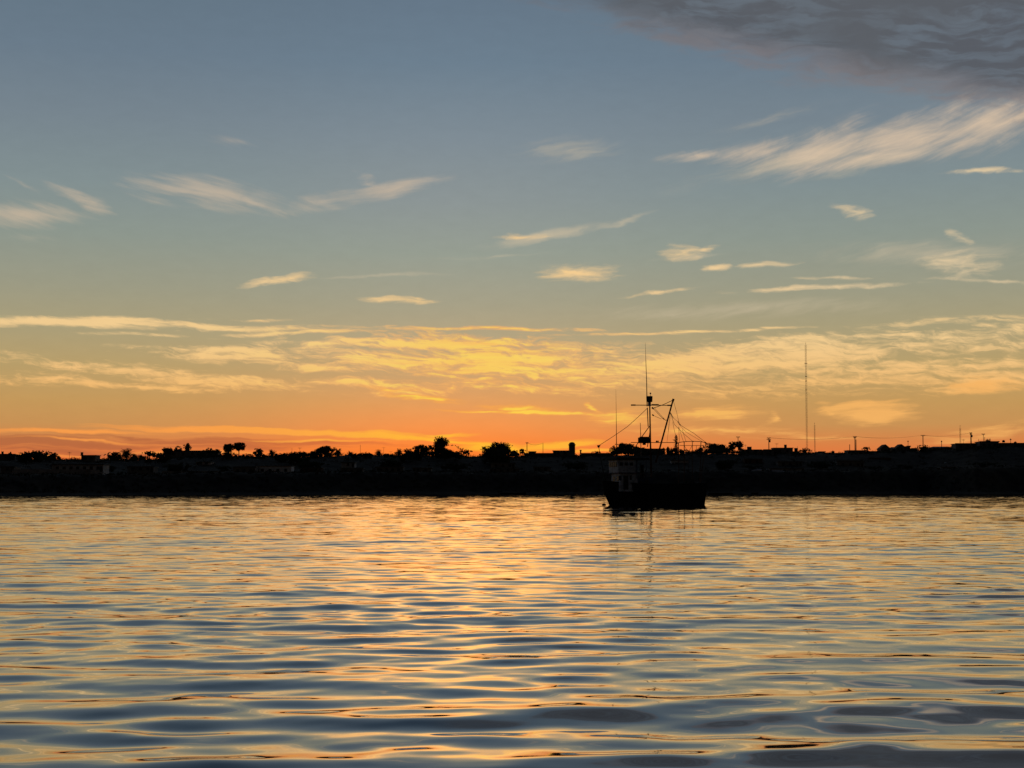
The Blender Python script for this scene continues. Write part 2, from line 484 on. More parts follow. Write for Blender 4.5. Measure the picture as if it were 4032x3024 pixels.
# ------------------------------------------------------------------ the sea: one sheet of real waves, finer near the viewer's boat
def build_water():
    rings = [1.5]
    while rings[-1] < 3500:
        d = rings[-1]
        if d < 12.5: st = 0.09
        elif d < 700: st = max(0.035, min(0.30 * d * d / 3810, 0.10 + d * 0.0012))
        else: st = d * 0.05
        rings.append(d + st)
    rings = np.array(rings)
    fine = np.arange(-22.5, 22.5001, 0.06)
    rest = np.concatenate([np.linspace(22.5, 337.5, 160)[1:-1]])
    ang = np.radians(np.concatenate([fine, rest]))
    nr, na = len(rings), len(ang)
    print('water', nr, na, nr * na)
    RR, AA = np.meshgrid(rings, ang, indexing='ij')
    X = (RR * np.sin(AA)).ravel(); Y = (RR * np.cos(AA)).ravel()
    step = np.gradient(rings)
    ST = np.repeat(step, na)
    # wave set
    wr = np.random.default_rng(WAVE_SEED)
    n = 150
    lam = np.exp(wr.uniform(math.log(0.34), math.log(4.6), n))
    lam[:40] = np.exp(wr.uniform(math.log(0.6), math.log(1.6), 40))
    spread = np.where(lam > 1.2, 0.34, 0.52)
    th = wr.normal(0, 1, n) * spread + wr.choice([0, math.pi], n, p=[.75, .25]) + 0.12
    slope = 1.0 / np.sqrt(n) * np.where(lam < 0.8, 0.75, 1.0) * np.where(lam > 4, 0.85, 1.0)
    slope *= WAVE_SLOPE * math.sqrt(2) * wr.uniform(0.5, 1.4, n)
    ph = wr.uniform(0, 2 * math.pi, n)
    H = np.zeros_like(X); DX = np.zeros_like(X); DY = np.zeros_like(X); miss = np.zeros_like(X)
    # patches where the breeze ruffles the surface more or less
    mod = 1.0 + 0.28 * np.sin(X * 0.21 + 1.3 * np.sin(Y * 0.09 + 1)) * np.sin(Y * 0.17 + 1.1 * np.sin(X * 0.11)) \
        + 0.16 * np.sin(X * 0.06 - 2) * np.sin(Y * 0.045 + 0.7)
    RV = RR.ravel()
    mod *= 1.12 - 0.52 * np.clip(np.log(np.maximum(RV, 17) / 17) / math.log(4.5), 0, 1)   # calmer away from the viewer's own wash
    ch = 200000
    for i in range(0, len(X), ch):
        s_ = slice(i, i + ch)
        x, y, st, md = X[s_], Y[s_], ST[s_], mod[s_]
        for j in range(n):
            k = 2 * math.pi / lam[j]
            att = np.clip((lam[j] / st - 2.2) / 3.0, 0, 1)
            miss[s_] += (1 - att ** 2) * slope[j] ** 2 / 2
            if not att.any(): continue
            cx, cy = math.sin(th[j]), -math.cos(th[j])
            p = k * (cx * x + cy * y) + ph[j]
            a = slope[j] / k * att * md
            if lam[j] < 0.8: a = a * (0.42 + 0.58 * np.clip((RV[s_] - 18) / 40, 0, 1))
            H[s_] += a * np.cos(p)
            sn = np.sin(p)
            DX[s_] -= a * cx * sn * 0.8; DY[s_] -= a * cy * sn * 0.8
    V = np.stack([X + DX, Y + DY, H], 1)
    idx = np.arange(nr * na).reshape(nr, na)
    nxt = np.roll(idx, -1, axis=1)
    q = np.stack([idx[:-1], nxt[:-1], nxt[1:], idx[1:]], -1).reshape(-1, 4)[:, ::-1]
    me = bpy.data.meshes.new('water')
    cen = len(V)
    V = np.concatenate([V, [[0, 0, 0]]])
    tri = np.stack([np.full(na, cen), nxt[0], idx[0]], 1)[:, ::1]
    nq, ntri = len(q), len(tri)
    me.vertices.add(len(V)); me.vertices.foreach_set('co', V.astype(np.float32).ravel())
    me.loops.add(nq * 4 + ntri * 3)
    me.loops.foreach_set('vertex_index', np.concatenate([q.ravel(), tri.ravel()]).astype(np.int32))
    me.polygons.add(nq + ntri)
    me.polygons.foreach_set('loop_start', np.concatenate([np.arange(nq) * 4, nq * 4 + np.arange(ntri) * 3]).astype(np.int32))
    me.polygons.foreach_set('use_smooth', np.ones(nq + ntri, bool))
    me.update(calc_edges=True)
    a1_ = me.attributes.new('ripple', 'FLOAT', 'POINT')
    a1_.data.foreach_set('value', np.append(np.sqrt(miss), 0).astype(np.float32))
    a2_ = me.attributes.new('fine', 'FLOAT', 'POINT')
    a2_.data.foreach_set('value', np.append(FINE_NEAR + (FINE_FAR - FINE_NEAR) * np.clip(np.log(RR.ravel() / 14) / math.log(12), 0, 1), 0).astype(np.float32))
    me.materials.append(water_material())
    me.validate()
    if me.polygons[0].normal.z < 0: me.flip_normals()
    o = bpy.data.objects.new('water', me)
    COL.objects.link(o)
    return tag(o, 'calm rippled sea reflecting the sunset', kind='structure')


WAVE_SEED = 5
WAVE_SLOPE = 0.066
FINE_NEAR, FINE_FAR = 0.035, 0.05
build_water()

# ------------------------------------------------------------------ mesh builder
class MB:
    def __init__(s): s.V = []; s.F = []

    def quadbox(s, p):
        """p: 8 points, bottom ring then top ring"""
        b = len(s.V); s.V += [tuple(q) for q in p]
        s.F += [tuple(b + i for i in f) for f in ((3, 2, 1, 0), (4, 5, 6, 7), (0, 1, 5, 4), (1, 2, 6, 5), (2, 3, 7, 6), (3, 0, 4, 7))]
        return s

    def box(s, x0, x1, y0, y1, z0, z1):
        return s.quadbox([(x0, y0, z0), (x1, y0, z0), (x1, y1, z0), (x0, y1, z0), (x0, y0, z1), (x1, y0, z1), (x1, y1, z1), (x0, y1, z1)])

    def tube(s, pts, rads, n=6, cap=True):
        pts = [Vector(p) for p in pts]
        if not isinstance(rads, (list, tuple)): rads = [rads] * len(pts)
        b0 = len(s.V)
        up = Vector((0, 0, 1))
        for i, p in enumerate(pts):
            t = (pts[min(i + 1, len(pts) - 1)] - pts[max(i - 1, 0)]).normalized()
            a = t.cross(up if abs(t.z) < .9 else Vector((1, 0, 0))).normalized(); c_ = t.cross(a)
            for k in range(n):
                w = 2 * math.pi * k / n
                s.V.append(tuple(p + (a * math.cos(w) + c_ * math.sin(w)) * rads[i]))
        for i in range(len(pts) - 1):
            for k in range(n):
                k2 = (k + 1) % n
                s.F.append((b0 + i * n + k, b0 + i * n + k2, b0 + (i + 1) * n + k2, b0 + (i + 1) * n + k))
        if cap:
            s.F.append(tuple(b0 + k for k in range(n - 1, -1, -1)))
            s.F.append(tuple(b0 + (len(pts) - 1) * n + k for k in range(n)))
        return s

    def lathe(s, prof, cx=0, cy=0, n=12):
        return s.tube([(cx, cy, z) for z, r in prof], [max(r, .004) for z, r in prof], n)

    def ball(s, c_, r, n=8, m=5, sz=1.0):
        return s.lathe([(c_[2] - r * sz * math.cos(math.pi * i / m), r * math.sin(math.pi * i / m)) for i in range(m + 1)], c_[0], c_[1], n)

    def leaves(s, c_, rad, count, size, rnd, shell=0.55):
        for _ in range(count):
            d = Vector((rnd.gauss(0, 1), rnd.gauss(0, 1), rnd.gauss(0, 1))).normalized()
            r = (shell + (1 - shell) * rnd.random()) * (rnd.random() ** .15)
            p = Vector((c_[0] + d.x * rad[0] * r, c_[1] + d.y * rad[1] * r, c_[2] + d.z * rad[2] * r))
            a = Vector((rnd.gauss(0, 1), rnd.gauss(0, 1), rnd.gauss(0, 1))).normalized()
            b_ = a.orthogonal().normalized()
            z = size * rnd.uniform(.5, 1.3)
            i = len(s.V)
            s.V += [tuple(p - a * z), tuple(p + b_ * z * .55), tuple(p + a * z), tuple(p - b_ * z * .55)]
            s.F.append((i, i + 1, i + 2, i + 3))
        return s

    def build(s, name, m, parent=None, smooth_=False):
        return mesh_obj(name, s.V, s.F, MT[m], parent, smooth_)


# ------------------------------------------------------------------ the far shore
SH_X = [-2500, 0, 640, 1280, 1900, 2300, 2860, 3360, 3640, 3840, 4032, 6500]
SH_Y = [1951, 1950.5, 1948, 1946.5, 1945.5, 1945, 1944.8, 1944.5, 1943.5, 1945, 1944.5, 1944]
CR_X = [-2500, 0, 400, 620, 700, 860, 1000, 1200, 1350, 1700, 1850, 2000, 2100, 2330, 2550, 2700, 2900, 3050, 3200, 3350, 3450, 3600, 3750, 3900, 4032, 6500]
CR_Y = [1814, 1813, 1814, 1814, 1806, 1799, 1800, 1803, 1797, 1798, 1800, 1801, 1797, 1798, 1794, 1790, 1790, 1792, 1788, 1788, 1784, 1777, 1772, 1764, 1760, 1760]


def sstep(a, b, v):
    t = np.clip((v - a) / (b - a), 0, 1)
    return t * t * (3 - 2 * t)


def shore_D(px): return CAMH * F / (np.interp(px, SH_X, SH_Y) - HZ)


def ground_z(x, y):
    x = np.asarray(x, float); y = np.asarray(y, float)
    px = CX + F * x / np.maximum(y, 1)
    D = shore_D(px) + 2.5 * np.sin(x * .035) + 1.2 * np.sin(x * .11 + 1)
    s = y - D
    dc = D + 150
    hc = CAMH + (HZ - np.interp(px, CR_X, CR_Y)) / F * dc
    ter = hc * 0.50
    z = np.where(s < 0, s * 0.06, 0)
    z = z + 0.7 * sstep(0, 8, s) + (ter - 0.7) * sstep(7, 34, s) + (hc - ter) * sstep(46, 142, s)
    z = z - 0.02 * np.maximum(s - 165, 0)
    n_ = 0.35 * np.sin(x * .31 + y * .17) * np.sin(y * .23 - x * .07) + 0.25 * np.sin(x * .9 + 2) * np.sin(y * .7)
    return z + n_ * sstep(6, 20, s)


def build_ground():
    pxs = np.concatenate([np.linspace(-2500, -250, 60), np.arange(-240, 4300, 9), np.linspace(4310, 6500, 60)])
    ss = np.concatenate([[-60, -20], np.arange(-6, 60, 1.8), np.arange(60, 220, 5), np.geomspace(225, 3000, 22)])
    PX, SS = np.meshgrid(pxs, ss, indexing='ij')
    Y = shore_D(PX) + SS
    X = (PX - CX) / F * Y
    Z = ground_z(X, Y)
    V = np.stack([X, Y, Z], -1).reshape(-1, 3)
    n, m = PX.shape
    i = np.arange(n * m).reshape(n, m)
    q = np.stack([i[:-1, :-1], i[1:, :-1], i[1:, 1:], i[:-1, 1:]], -1).reshape(-1, 4)
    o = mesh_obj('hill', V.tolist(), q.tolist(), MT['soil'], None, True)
    tag(o, 'dark low bank and rising ground of the far shore', kind='structure')


build_ground()


def spot(px, s):
    """ground point in photo column px, s metres inland from the waterline"""
    D = float(shore_D(px)) + s
    x = (px - CX) / F * D
    return x, D, float(ground_z(x, D))


def ztop(py, D): return CAMH + (HZ - py) / F * D


def w_(px, D): return px / F * D


# scrub on the bank: nobody could count these
def build_scrub():
    m = MB(); rnd = random.Random(3)
    for _ in range(2600):
        px = rnd.uniform(-300, 4330)
        s = rnd.choice([rnd.uniform(9, 42), rnd.uniform(9, 42), rnd.uniform(40, 150)])
        x, y, z = spot(px, s)
        r = rnd.uniform(.4, 1.3)
        m.leaves((x, y, z + r * .3), (r * 1.5, r, r * .7), 9, .42, rnd)
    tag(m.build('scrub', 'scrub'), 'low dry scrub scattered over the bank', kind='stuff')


build_scrub()

GT = 'trees on the far shore'
GP = 'palms on the far shore'
GH = 'houses on the far shore'
GU = 'utility poles on the far shore'


def tree(px, top, w, label, s=140, kind='round', seed=None, trunk=.08, base=None, name=None):
    """px column, top row and width in photo pixels give the real size at its real place"""
    rnd = random.Random(seed if seed is not None else int(px * 7 + top))
    x, y, z = spot(px, s)
    while kind in ('round', 'bush', 'slope') and s > 85 and ztop(top, y) - z < .5 * w_(w, y):
        s -= 3; x, y, z = spot(px, s)
    if base is not None: z = ztop(base, y)
    H = ztop(top, y) - z; W = w_(w, y) * (1.25 if kind in ('round', 'bush', 'slope') else 1.2)
    H = max(H, 1.6)
    nm = name or {'palm': 'fan_palm', 'cypress': 'cypress_tree', 'bush': 'bush'}.get(kind, 'broadleaf_tree')
    t = empty(nm, (x, y, z - .1), rnd.uniform(0, 6.28) if kind == 'palm' else 0, label, 'palm' if kind == 'palm' else ('bush' if kind == 'bush' else 'tree'), GP if kind == 'palm' else GT)
    cr = MB(); tk = MB()
    lf = 0.30
    if kind == 'palm':
        r = W / 2
        hz = max(H - r * .75, H * .45)
        tk.tube([(0, 0, 0), (.1, 0, hz * .5), (0, .1, hz)], [.42, .34, .36], 7)
        cr.leaves((0, .1, hz), (r * .55, r * .55, r * .36), 130, .4, rnd, .1)
        for k in range(46):
            a = rnd.uniform(0, 6.28); e = rnd.uniform(-.55, 1.25); L = r * rnd.uniform(.8, 1.08)
            d = Vector((math.cos(a) * math.cos(e), math.sin(a) * math.cos(e), math.sin(e)))
            p0 = Vector((0, .1, hz)); pts = [p0 + d * L * q - Vector((0, 0, 1)) * L * .28 * q * q for q in (0, .35, .7, 1)]
            side = d.cross(Vector((0, 0, 1))).normalized() if abs(d.z) < .98 else Vector((1, 0, 0))
            for q in range(3):
                for sg in (-1, 1):
                    for u in (0, .34, .67):
                        a0 = pts[q].lerp(pts[q + 1], u); a1 = pts[q].lerp(pts[q + 1], u + .2)
                        tip = a0 + side * sg * L * .30 * (1 - .2 * q) + d * L * .14 - Vector((0, 0, .08 * L))
                        i = len(cr.V); cr.V += [tuple(a0), tuple(a1), tuple(tip)]; cr.F.append((i, i + 1, i + 2))
            cr.tube(pts, [.05, .04, .03, .015], 3, False)
    elif kind == 'cypress':
        tk.tube([(0, 0, 0), (0, 0, H * .5)], [.3, .15], 6)
        for k in range(26):
            u = k / 25
            rr = W / 2 * (1.0 - .1 * u if u < .25 else (.9 + .18 * math.sin(u * 9)) * (1 - max(0, u - .72) / .3) ** .7) * rnd.uniform(.8, 1.1)
            cr.leaves((rnd.uniform(-.1, .1), 0, H * (.08 + .88 * u)), (max(rr, .15), max(rr, .15), H * .045), 42, .26, rnd, .2)
    else:
        th = H * trunk
        if trunk >= .2: th *= .85
        tk.tube([(0, 0, 0), (rnd.uniform(-.2, .2), 0, th * .6), (rnd.uniform(-.3, .3), 0, th * 1.15)], [.30, .22, .16], 6)
        cz = th + (H - th) * .5; rx = W / 2; rz = (H - th) / 2
        if kind == 'bush': cz = H * .5; rz = H * .5
        nc = min(60, max(8, int(W * H * .8)))
        for k in range(nc):
            a = rnd.uniform(0, 6.28); q = math.sqrt(rnd.random()) * .72; ez = rnd.uniform(-.85, .76)
            sc = math.sqrt(max(0, 1 - max(ez, -.3 if trunk < .2 else ez) ** 2))
            c_ = (math.cos(a) * q * rx * max(sc, .45), math.sin(a) * q * rx * .7 * max(sc, .45), cz + ez * rz)
            if kind == 'slope':      # heavy crown that trails down to the right
                u = rnd.random() ** 1.3
                c_ = (-rx * .35 + u * rx * 1.25, rnd.uniform(-.3, .3) * rx, cz + rz * (.72 - 1.45 * u) * rnd.uniform(.1, 1) - rz * .15)
            r = rnd.uniform(.16, .46) * min(rx, rz * 1.6) + .22
            cr.leaves(c_, (r, r, r * .8), int(60 + 46 * r), lf * rnd.uniform(.8, 1.2), rnd, .25)
            if kind != 'bush' and k % 2 == 0:
                tk.tube([(0, 0, th * rnd.uniform(.6, 1)), ((c_[0]) * .5, c_[1] * .5, (th + c_[2]) * .5), c_], [.13, .08, .04], 4)
        # twigs that stand out of the crown
        for k in range(int(9 + 1.6 * W)):
            a = rnd.uniform(.2, 2.94); L = rnd.uniform(.92, 1.12)
            L *= rnd.uniform(.9, 1.12)
            p = (math.cos(a) * rx * L * .95, rnd.uniform(-.4, .4) * rx, cz + math.sin(a) * rz * L)
            cr.leaves(p, (.5, .3, .5), 12, .24, rnd, .1)
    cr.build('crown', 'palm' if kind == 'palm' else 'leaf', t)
    tk.build('trunk', 'bark', t)
    return t


def house(x0, x1, top, label, s=135, roof='flat', wall='grey', depth=8, wins=2, door=True, chim=(), base=None, name='house', over=.35, rm='tin', rise=1.2, cat='house', group=GH):
    D = float(shore_D((x0 + x1) / 2)) + s
    pxm = (x0 + x1) / 2
    x, y, z = spot(pxm, s)
    W = w_(x1 - x0, y); Zt = ztop(top, y)
    if base is not None: z = ztop(base, y)
    H = Zt - z
    if H < 2.4 and base is None: z = Zt - 2.8; H = 2.8
    t = empty(name, (x, y, z), 0, label, cat, group)
    h2 = W / 2
    eave = H - (0.28 if roof == 'flat' else rise)
    if roof == 'shed': eave = H - rise
    bel = 2.5
    w = MB().box(-h2 + over, h2 - over, 0, depth, -bel, eave - .003)
    wo_ = w.build('wall', wall, t)
    r = MB()
    if roof == 'flat':
        r.box(-h2, h2, -over, depth + over, eave, H)
        r.box(-h2, h2, -over, -over + .2, H + .003, H + .22) if wins % 2 else None
    elif roof == 'gable':         # gable end towards the sea
        i = len(r.V)
        a = .18
        r.quadbox([(-h2, -over, eave), (-h2 + a, -over, eave), (-h2 + a, depth, eave), (-h2, depth, eave), (-.02, -over, H), (.02, -over, H), (.02, depth, H), (-.02, depth, H)])
        r.F.clear(); r.V.clear()
        for (xa, za, xb, zb) in ((-h2, eave - .1, 0, H), (0, H, h2, eave - .1)):
            r.quadbox([(xa, -over, za - .18), (xb, -over, zb - .18), (xb, depth + over, zb - .18), (xa, depth + over, za - .18), (xa, -over, za), (xb, -over, zb), (xb, depth + over, zb), (xa, depth + over, za)])
        g = MB(); i = 0
        g.V = [(-h2 + over, 0, eave), (h2 - over, 0, eave), (0, 0, H - .25), (-h2 + over, .2, eave), (h2 - over, .2, eave), (0, .2, H - .25)]
        g.F = [(0, 1, 2), (5, 4, 3), (0, 3, 4, 1), (1, 4, 5, 2), (2, 5, 3, 0)]
        g.build('gable', wall, t)
    elif roof == 'hip':
        q = min(h2 * .55, depth * .45)
        r.V = [(-h2, -over, eave), (h2, -over, eave), (h2, depth + over, eave), (-h2, depth + over, eave), (-h2 + q, depth / 2, H), (h2 - q, depth / 2, H)]
        r.F = [(3, 2, 1, 0), (0, 1, 5, 4), (1, 2, 5), (2, 3, 4, 5), (3, 0, 4)]
    elif roof == 'shed':
        r.quadbox([(-h2, -over, eave), (h2, -over, H - .2), (h2, depth, H - .2), (-h2, depth, eave), (-h2, -over, eave + .2), (h2, -over, H), (h2, depth, H), (-h2, depth, eave + .2)])
    ro = r.build('roof', rm, t)
    for cxp, cw, ctop in chim:
        cx_ = w_(cxp - pxm, y); cw_ = w_(cw, y) / 2
        MB().box(cx_ - cw_, cx_ + cw_, .8, .8 + 2 * cw_, H + .004 if roof == 'flat' else eave + .1, ztop(ctop, y) - z).box(cx_ - cw_ - .08, cx_ + cw_ + .08, .72, .88 + 2 * cw_, ztop(ctop, y) - z + .003, ztop(ctop, y) - z + .12).build('chimney', wall, ro)
    for k in range(wins):
        cx_ = -h2 + over + (k + .75) * (W - 2 * over) / (wins + .5)
        wz = min(1.0, eave * .3)
        f = MB().box(cx_ - .62, cx_ + .62, -.06, .05, wz, wz + 1.25).build('window', 'dark', t)
        MB().box(cx_ - .72, cx_ + .72, -.14, -.063, wz - .12, wz - .004).build('sill', wall, f)
    if door:
        cx_ = h2 - over - .8 if wins % 2 else -h2 + over + .8
        if W < 3.5: cx_ = 0
        MB().box(cx_ - .45, cx_ + .45, -.07, .05, 0, min(2.05, eave - .2)).build('door', 'dark', t)
    return t


# --- skyline and slope, from the south end of the shore to the north
house(-70, 64, 1789, 'flat roofed house at the bare end of the shore, stub chimney on its corner', chim=((8, 7, 1779),), wins=3)
tree(42, 1783, 9, 'tiny shrub on the roofline of the endmost flat house', kind='bush', s=150)
tree(-60, 1776, 90, 'tree past the endmost flat house, cut by the frame', s=150)
tree(105, 1783, 66, 'low dense tree just right of the gap beside the endmost house', s=135)
tree(150, 1777, 74, 'highest bump of the wide dark tree mass near the endmost house', s=145)
tree(190, 1781, 60, 'tree closing the wide dark mass, beside the low dipped roofline', s=138)
tree(212, 1787, 10, 'thin sprig standing out of the wide dark mass', s=130, kind='bush')
house(216, 330, 1810, 'long low roof in the dip before the square two storey block', s=140, wins=2)
house(205, 412, 1829, 'long pale arcaded building low on the bank', s=52, wall='plaster', wins=7, roof='flat', base=1857, depth=9)
house(318, 380, 1792, 'square flat roofed block with a tall pillar on one corner', s=120, chim=((321, 8, 1782),), wins=2, wall='grey')
tree(452, 1782, 58, 'round tree standing right beside the tall crowned date palm', s=140)
tree(500, 1761, 70, 'date palm with a full feathery crown, tallest near the square block', kind='palm', s=135, seed=4)
tree(526, 1790, 34, 'small drooping tree leaning against the date palm', s=132)
tree(557, 1794, 34, 'pointed little bush between date palm and arching tree', kind='bush', s=140)
tree(590, 1779, 44, 'umbrella shaped tree on a thin trunk with sky under its crown', s=138, trunk=.62)
tree(614, 1788, 44, 'arching branch like tree sloping down from the umbrella tree', s=142, kind='slope', trunk=.4)
house(560, 640, 1813, 'low roof under the umbrella tree', s=130, wins=1)
tree(660, 1764, 36, 'ragged tree at the near corner of the long flat roof', s=150, trunk=.4)
tree(640, 1785, 60, 'broad dark tree below the near end of the long flat roof', s=115)
tree(700, 1759, 26, 'small forked tree above the long flat roof', s=155, trunk=.3)
house(655, 862, 1776, 'long flat roofed house on the crest among small trees', s=145, wins=5)
tree(737, 1747, 27, 'round topped tree poking highest above the long flat roof', s=160)
tree(803, 1774, 14, 'little bush on the far end of the long flat roof', s=158, kind='bush')
tree(826, 1766, 26, 'rounded tree at the far end of the long flat roof', s=140)
tree(853, 1771, 20, 'small ball of a tree just off the long flat roof', s=138, trunk=.55)
house(858, 912, 1796, 'short roof in the gap before the pair of tall round trees', s=140, wins=1)
tree(901, 1750, 38, 'lower of two tall round crowned trees side by side', s=142, trunk=.42)
tree(941, 1744, 48, 'taller of two round crowned trees, bare trunk showing below', s=140, trunk=.55)
tree(900, 1782, 50, 'bush at the foot of the two tall round trees', s=136, kind='bush')
tree(973, 1788, 34, 'low rounded bush beyond the two tall round trees', s=138, kind='bush')
tree(1015, 1769, 33, 'upright barrel shaped tree standing alone before the fan shaped one', s=138, trunk=.2, seed=12)
tree(1038, 1794, 18, 'small clump between barrel shaped tree and spiky tree', s=140, kind='bush')
tree(1070, 1772, 46, 'spiky fan shaped tree beside the barrel shaped tree', s=140, kind='palm')
tree(1108, 1786, 60, 'flat topped tree behind the spiky fan tree', s=142)
tree(1175, 1782, 90, 'wide domed tree with a bare twig like aerial on top', s=140)
tree(1235, 1779, 50, 'tree climbing towards the big clump in the middle of the row', s=138)
tree(1285, 1759, 60, 'top of the big middle clump left of the spread palm', s=142)
tree(1268, 1766, 50, 'near shoulder of the big middle clump', s=136)
tree(1331, 1765, 46, 'palm with swept fronds just past the big middle clump', s=136, kind='palm', seed=9)
tree(1380, 1775, 34, 'faint small palm before the domed roofs', s=150, kind='palm')
tree(1400, 1786, 36, 'low hump of leaves before the thin aerial', s=140, kind='bush')
house(1415, 1475, 1785, 'hump backed roof beside the thin aerial', s=140, roof='hip', wins=2)
tree(1440, 1783, 46, 'round leafy hump over the hump backed roof', s=148, kind='bush')
tree(1492, 1766, 40, 'frayed palm between thin aerial and low rooftops', s=142, kind='palm', seed=3)
house(1475, 1600, 1798, 'long low rooftop under the frayed palm', s=145, wins=4)
tree(1520, 1790, 16, 'tuft on the low rooftop beside the frayed palm', s=150, kind='bush')
tree(1572, 1768, 42, 'bushy palm starting the climb to the tallest tree', s=140, kind='palm', seed=15)
tree(1610, 1770, 44, 'ragged tree between bushy palm and broad crown', s=140)
tree(1600, 1786, 60, 'low leafy mass under the ragged tree', s=134, kind='bush')
tree(1662, 1754, 66, 'broad crowned tree just left of the tallest tree', s=142)
tree(1640, 1778, 60, 'lower skirt of leaves below the broad crowned tree', s=134, kind='bush')
tree(1700, 1754, 20, 'thin sprout between broad crowned tree and tallest tree', s=138, trunk=.6)
tree(1736, 1722, 56, 'tallest tree of the skyline, bushy head on a massive body', s=140, trunk=.25, seed=31)
tree(1752, 1752, 112, 'massive lower body of leaves trailing down from the tallest tree', s=137, kind='slope', trunk=.1, seed=5)
tree(1722, 1768, 70, 'dense leaves filling the foot of the tallest tree', s=132, kind='bush')
tree(1835, 1772, 36, 'small spreading tree in the gap after the tallest tree', s=140, trunk=.4)
house(1842, 1900, 1798, 'low roof in the gap before the spiky crowned trees', s=140, wins=2)
tree(1925, 1758, 50, 'spiky tree at the near side of the wide twin crowned group', s=140)
tree(1955, 1744, 46, 'middle and highest of the wide twin crowned group', s=144)
tree(1986, 1746, 52, 'far side tree of the wide twin crowned group', s=140)
tree(1960, 1768, 120, 'dense lower leaves below the twin crowned group', s=134, kind='bush')
tree(2030, 1775, 36, 'round bush just past the twin crowned group', s=138, kind='bush')
tree(2058, 1769, 20, 'little tree on a bare stem before the first utility pole', s=140, trunk=.5)
house(2062, 2180, 1784, 'low flat house between the first two poles and the tower', s=138, wins=4)
house(2080, 2112, 1779, 'small raised roof room beside the first utility pole', s=150, wins=1)
house(2176, 2246, 1774, 'flat roofed house attached to the round headed tower', s=132, wins=2, wall='grey')
house(2288, 2420, 1784, 'long low roof between the round headed tower and the fishing boat', s=138, wins=4)
tree(2345, 1778, 34, 'low leafy hump under the end of the boat stay', s=145, kind='bush')
tree(2405, 1777, 30, 'bush at the foot of the large mound beside the boat aerial', s=142, kind='bush')
tree(2462, 1748, 84, 'highest tree of the leafy mound behind the boat cabin', s=145, trunk=.15)
tree(2428, 1762, 46, 'near shoulder tree of the leafy mound behind the boat cabin', s=140)
tree(2500, 1760, 60, 'far shoulder tree of the leafy mound behind the boat cabin', s=140)
house(2500, 2612, 1768, 'flat roofed house directly behind the boat mast', s=138, wins=3)
tree(2613, 1763, 18, 'small tree right of the boat boom foot', s=140, kind='cypress')
tree(2630, 1758, 16, 'slim pointed tree between the boom foot and the tall cypress', s=142, kind='cypress')
tree(2662, 1712, 27, 'tall dark cypress behind the boat rigging', s=140, kind='cypress', seed=2)
tree(2652, 1764, 50, 'bush around the foot of the tall cypress', s=136, kind='bush')
tree(2692, 1772, 40, 'low bush under the boat stern frame', s=138, kind='bush')
house(2700, 2790, 1779, 'low roof seen through the boat stern frame', s=140, wins=2)
tree(2757, 1762, 22, 'small tree seen through the boat stern frame', s=142, kind='cypress')
tree(2805, 1747, 62, 'wide hedge like tree just past the boat stern frame', s=142)
tree(2840, 1752, 46, 'tree finishing the wide hedge like mass beyond the stern frame', s=140)
tree(2865, 1764, 30, 'low tree between the hedge like mass and the two ball trees', s=140, kind='bush')
tree(2883, 1741, 27, 'first of two ball shaped trees by the slim T pole', s=138, trunk=.45)
tree(2911, 1738, 28, 'second of two ball shaped trees, the one touching the T pole', s=138, trunk=.42)
house(2918, 3000, 1770, 'flat stepped house with a square roof room, after the ball trees', s=136, chim=((2952, 16, 1760),), wins=2)
house(3004, 3060, 1771, 'low wing of the pale fronted hillside house', s=132, wins=1)
house(3044, 3124, 1763, 'pale fronted house whose chimney stands on the low pitched roof', s=136, roof='flat', chim=((3094, 9, 1752),), wins=2, wall='grey')
house(3110, 3150, 1779, 'little house with a blocky water tank on top', s=140, chim=((3136, 12, 1765),), wins=1)
tree(3172, 1766, 34, 'bush at the foot of the tall radio mast', s=145, kind='bush')
house(3150, 3340, 1785, 'very long low roof beyond the tall radio mast', s=150, wins=5)
house(3220, 3250, 1779, 'small raised roof just past the second faint mast', s=155, wins=1)
tree(3278, 1777, 10, 'sprig on the very long low roof', s=160, kind='bush')
house(3334, 3412, 1773, 'flat house with the double lamp pole behind it', s=135, wins=2)
tree(3411, 1761, 26, 'pointed bush between double lamp pole and first gable', s=138, kind='bush')
house(3420, 3468, 1778, 'small roof tucked against the first gable', s=138, wins=1)
house(3464, 3508, 1750, 'first of two peaked gable houses side by side', s=140, roof='gable', rise=2.3, rm='tile', wins=1)
house(3508, 3532, 1760, 'low link roof between the two peaked gables', s=145, roof='hip', wins=1)
house(3526, 3572, 1749, 'second peaked gable house, the one nearer the right hand poles', s=140, roof='gable', rise=2.3, rm='tile', wins=1)
house(3568, 3586, 1757, 'narrow box house leaning on the second gable', s=140, wins=1, door=False)
house(3586, 3612, 1766, 'low roof with a step between box house and domed tree', s=140, wins=1)
tree(3634, 1754, 46, 'domed tree under the wide T pole', s=138)
house(3655, 3762, 1758, 'long shallow arched roof right of the domed tree', s=138, roof='hip', rise=.9, wins=3)
house(3760, 3858, 1747, 'wide flat house carrying the lattice aerial', s=138, wins=3)
house(3855, 3935, 1739, 'topmost flat house with a rooftop bush beside it', s=134, wins=3, wall='grey')
tree(3891, 1731, 22, 'shrub growing on the topmost flat house', s=150, kind='bush')
house(3930, 4110, 1744, 'flat roofed house cut by the frame, round tank on its roof', s=140, wins=4)
tree(3997, 1741, 8, 'tiny tuft on the roof with the round tank', s=150, kind='bush')
tree(4090, 1738, 60, 'tree beyond the roof with the round tank, past the frame', s=150)

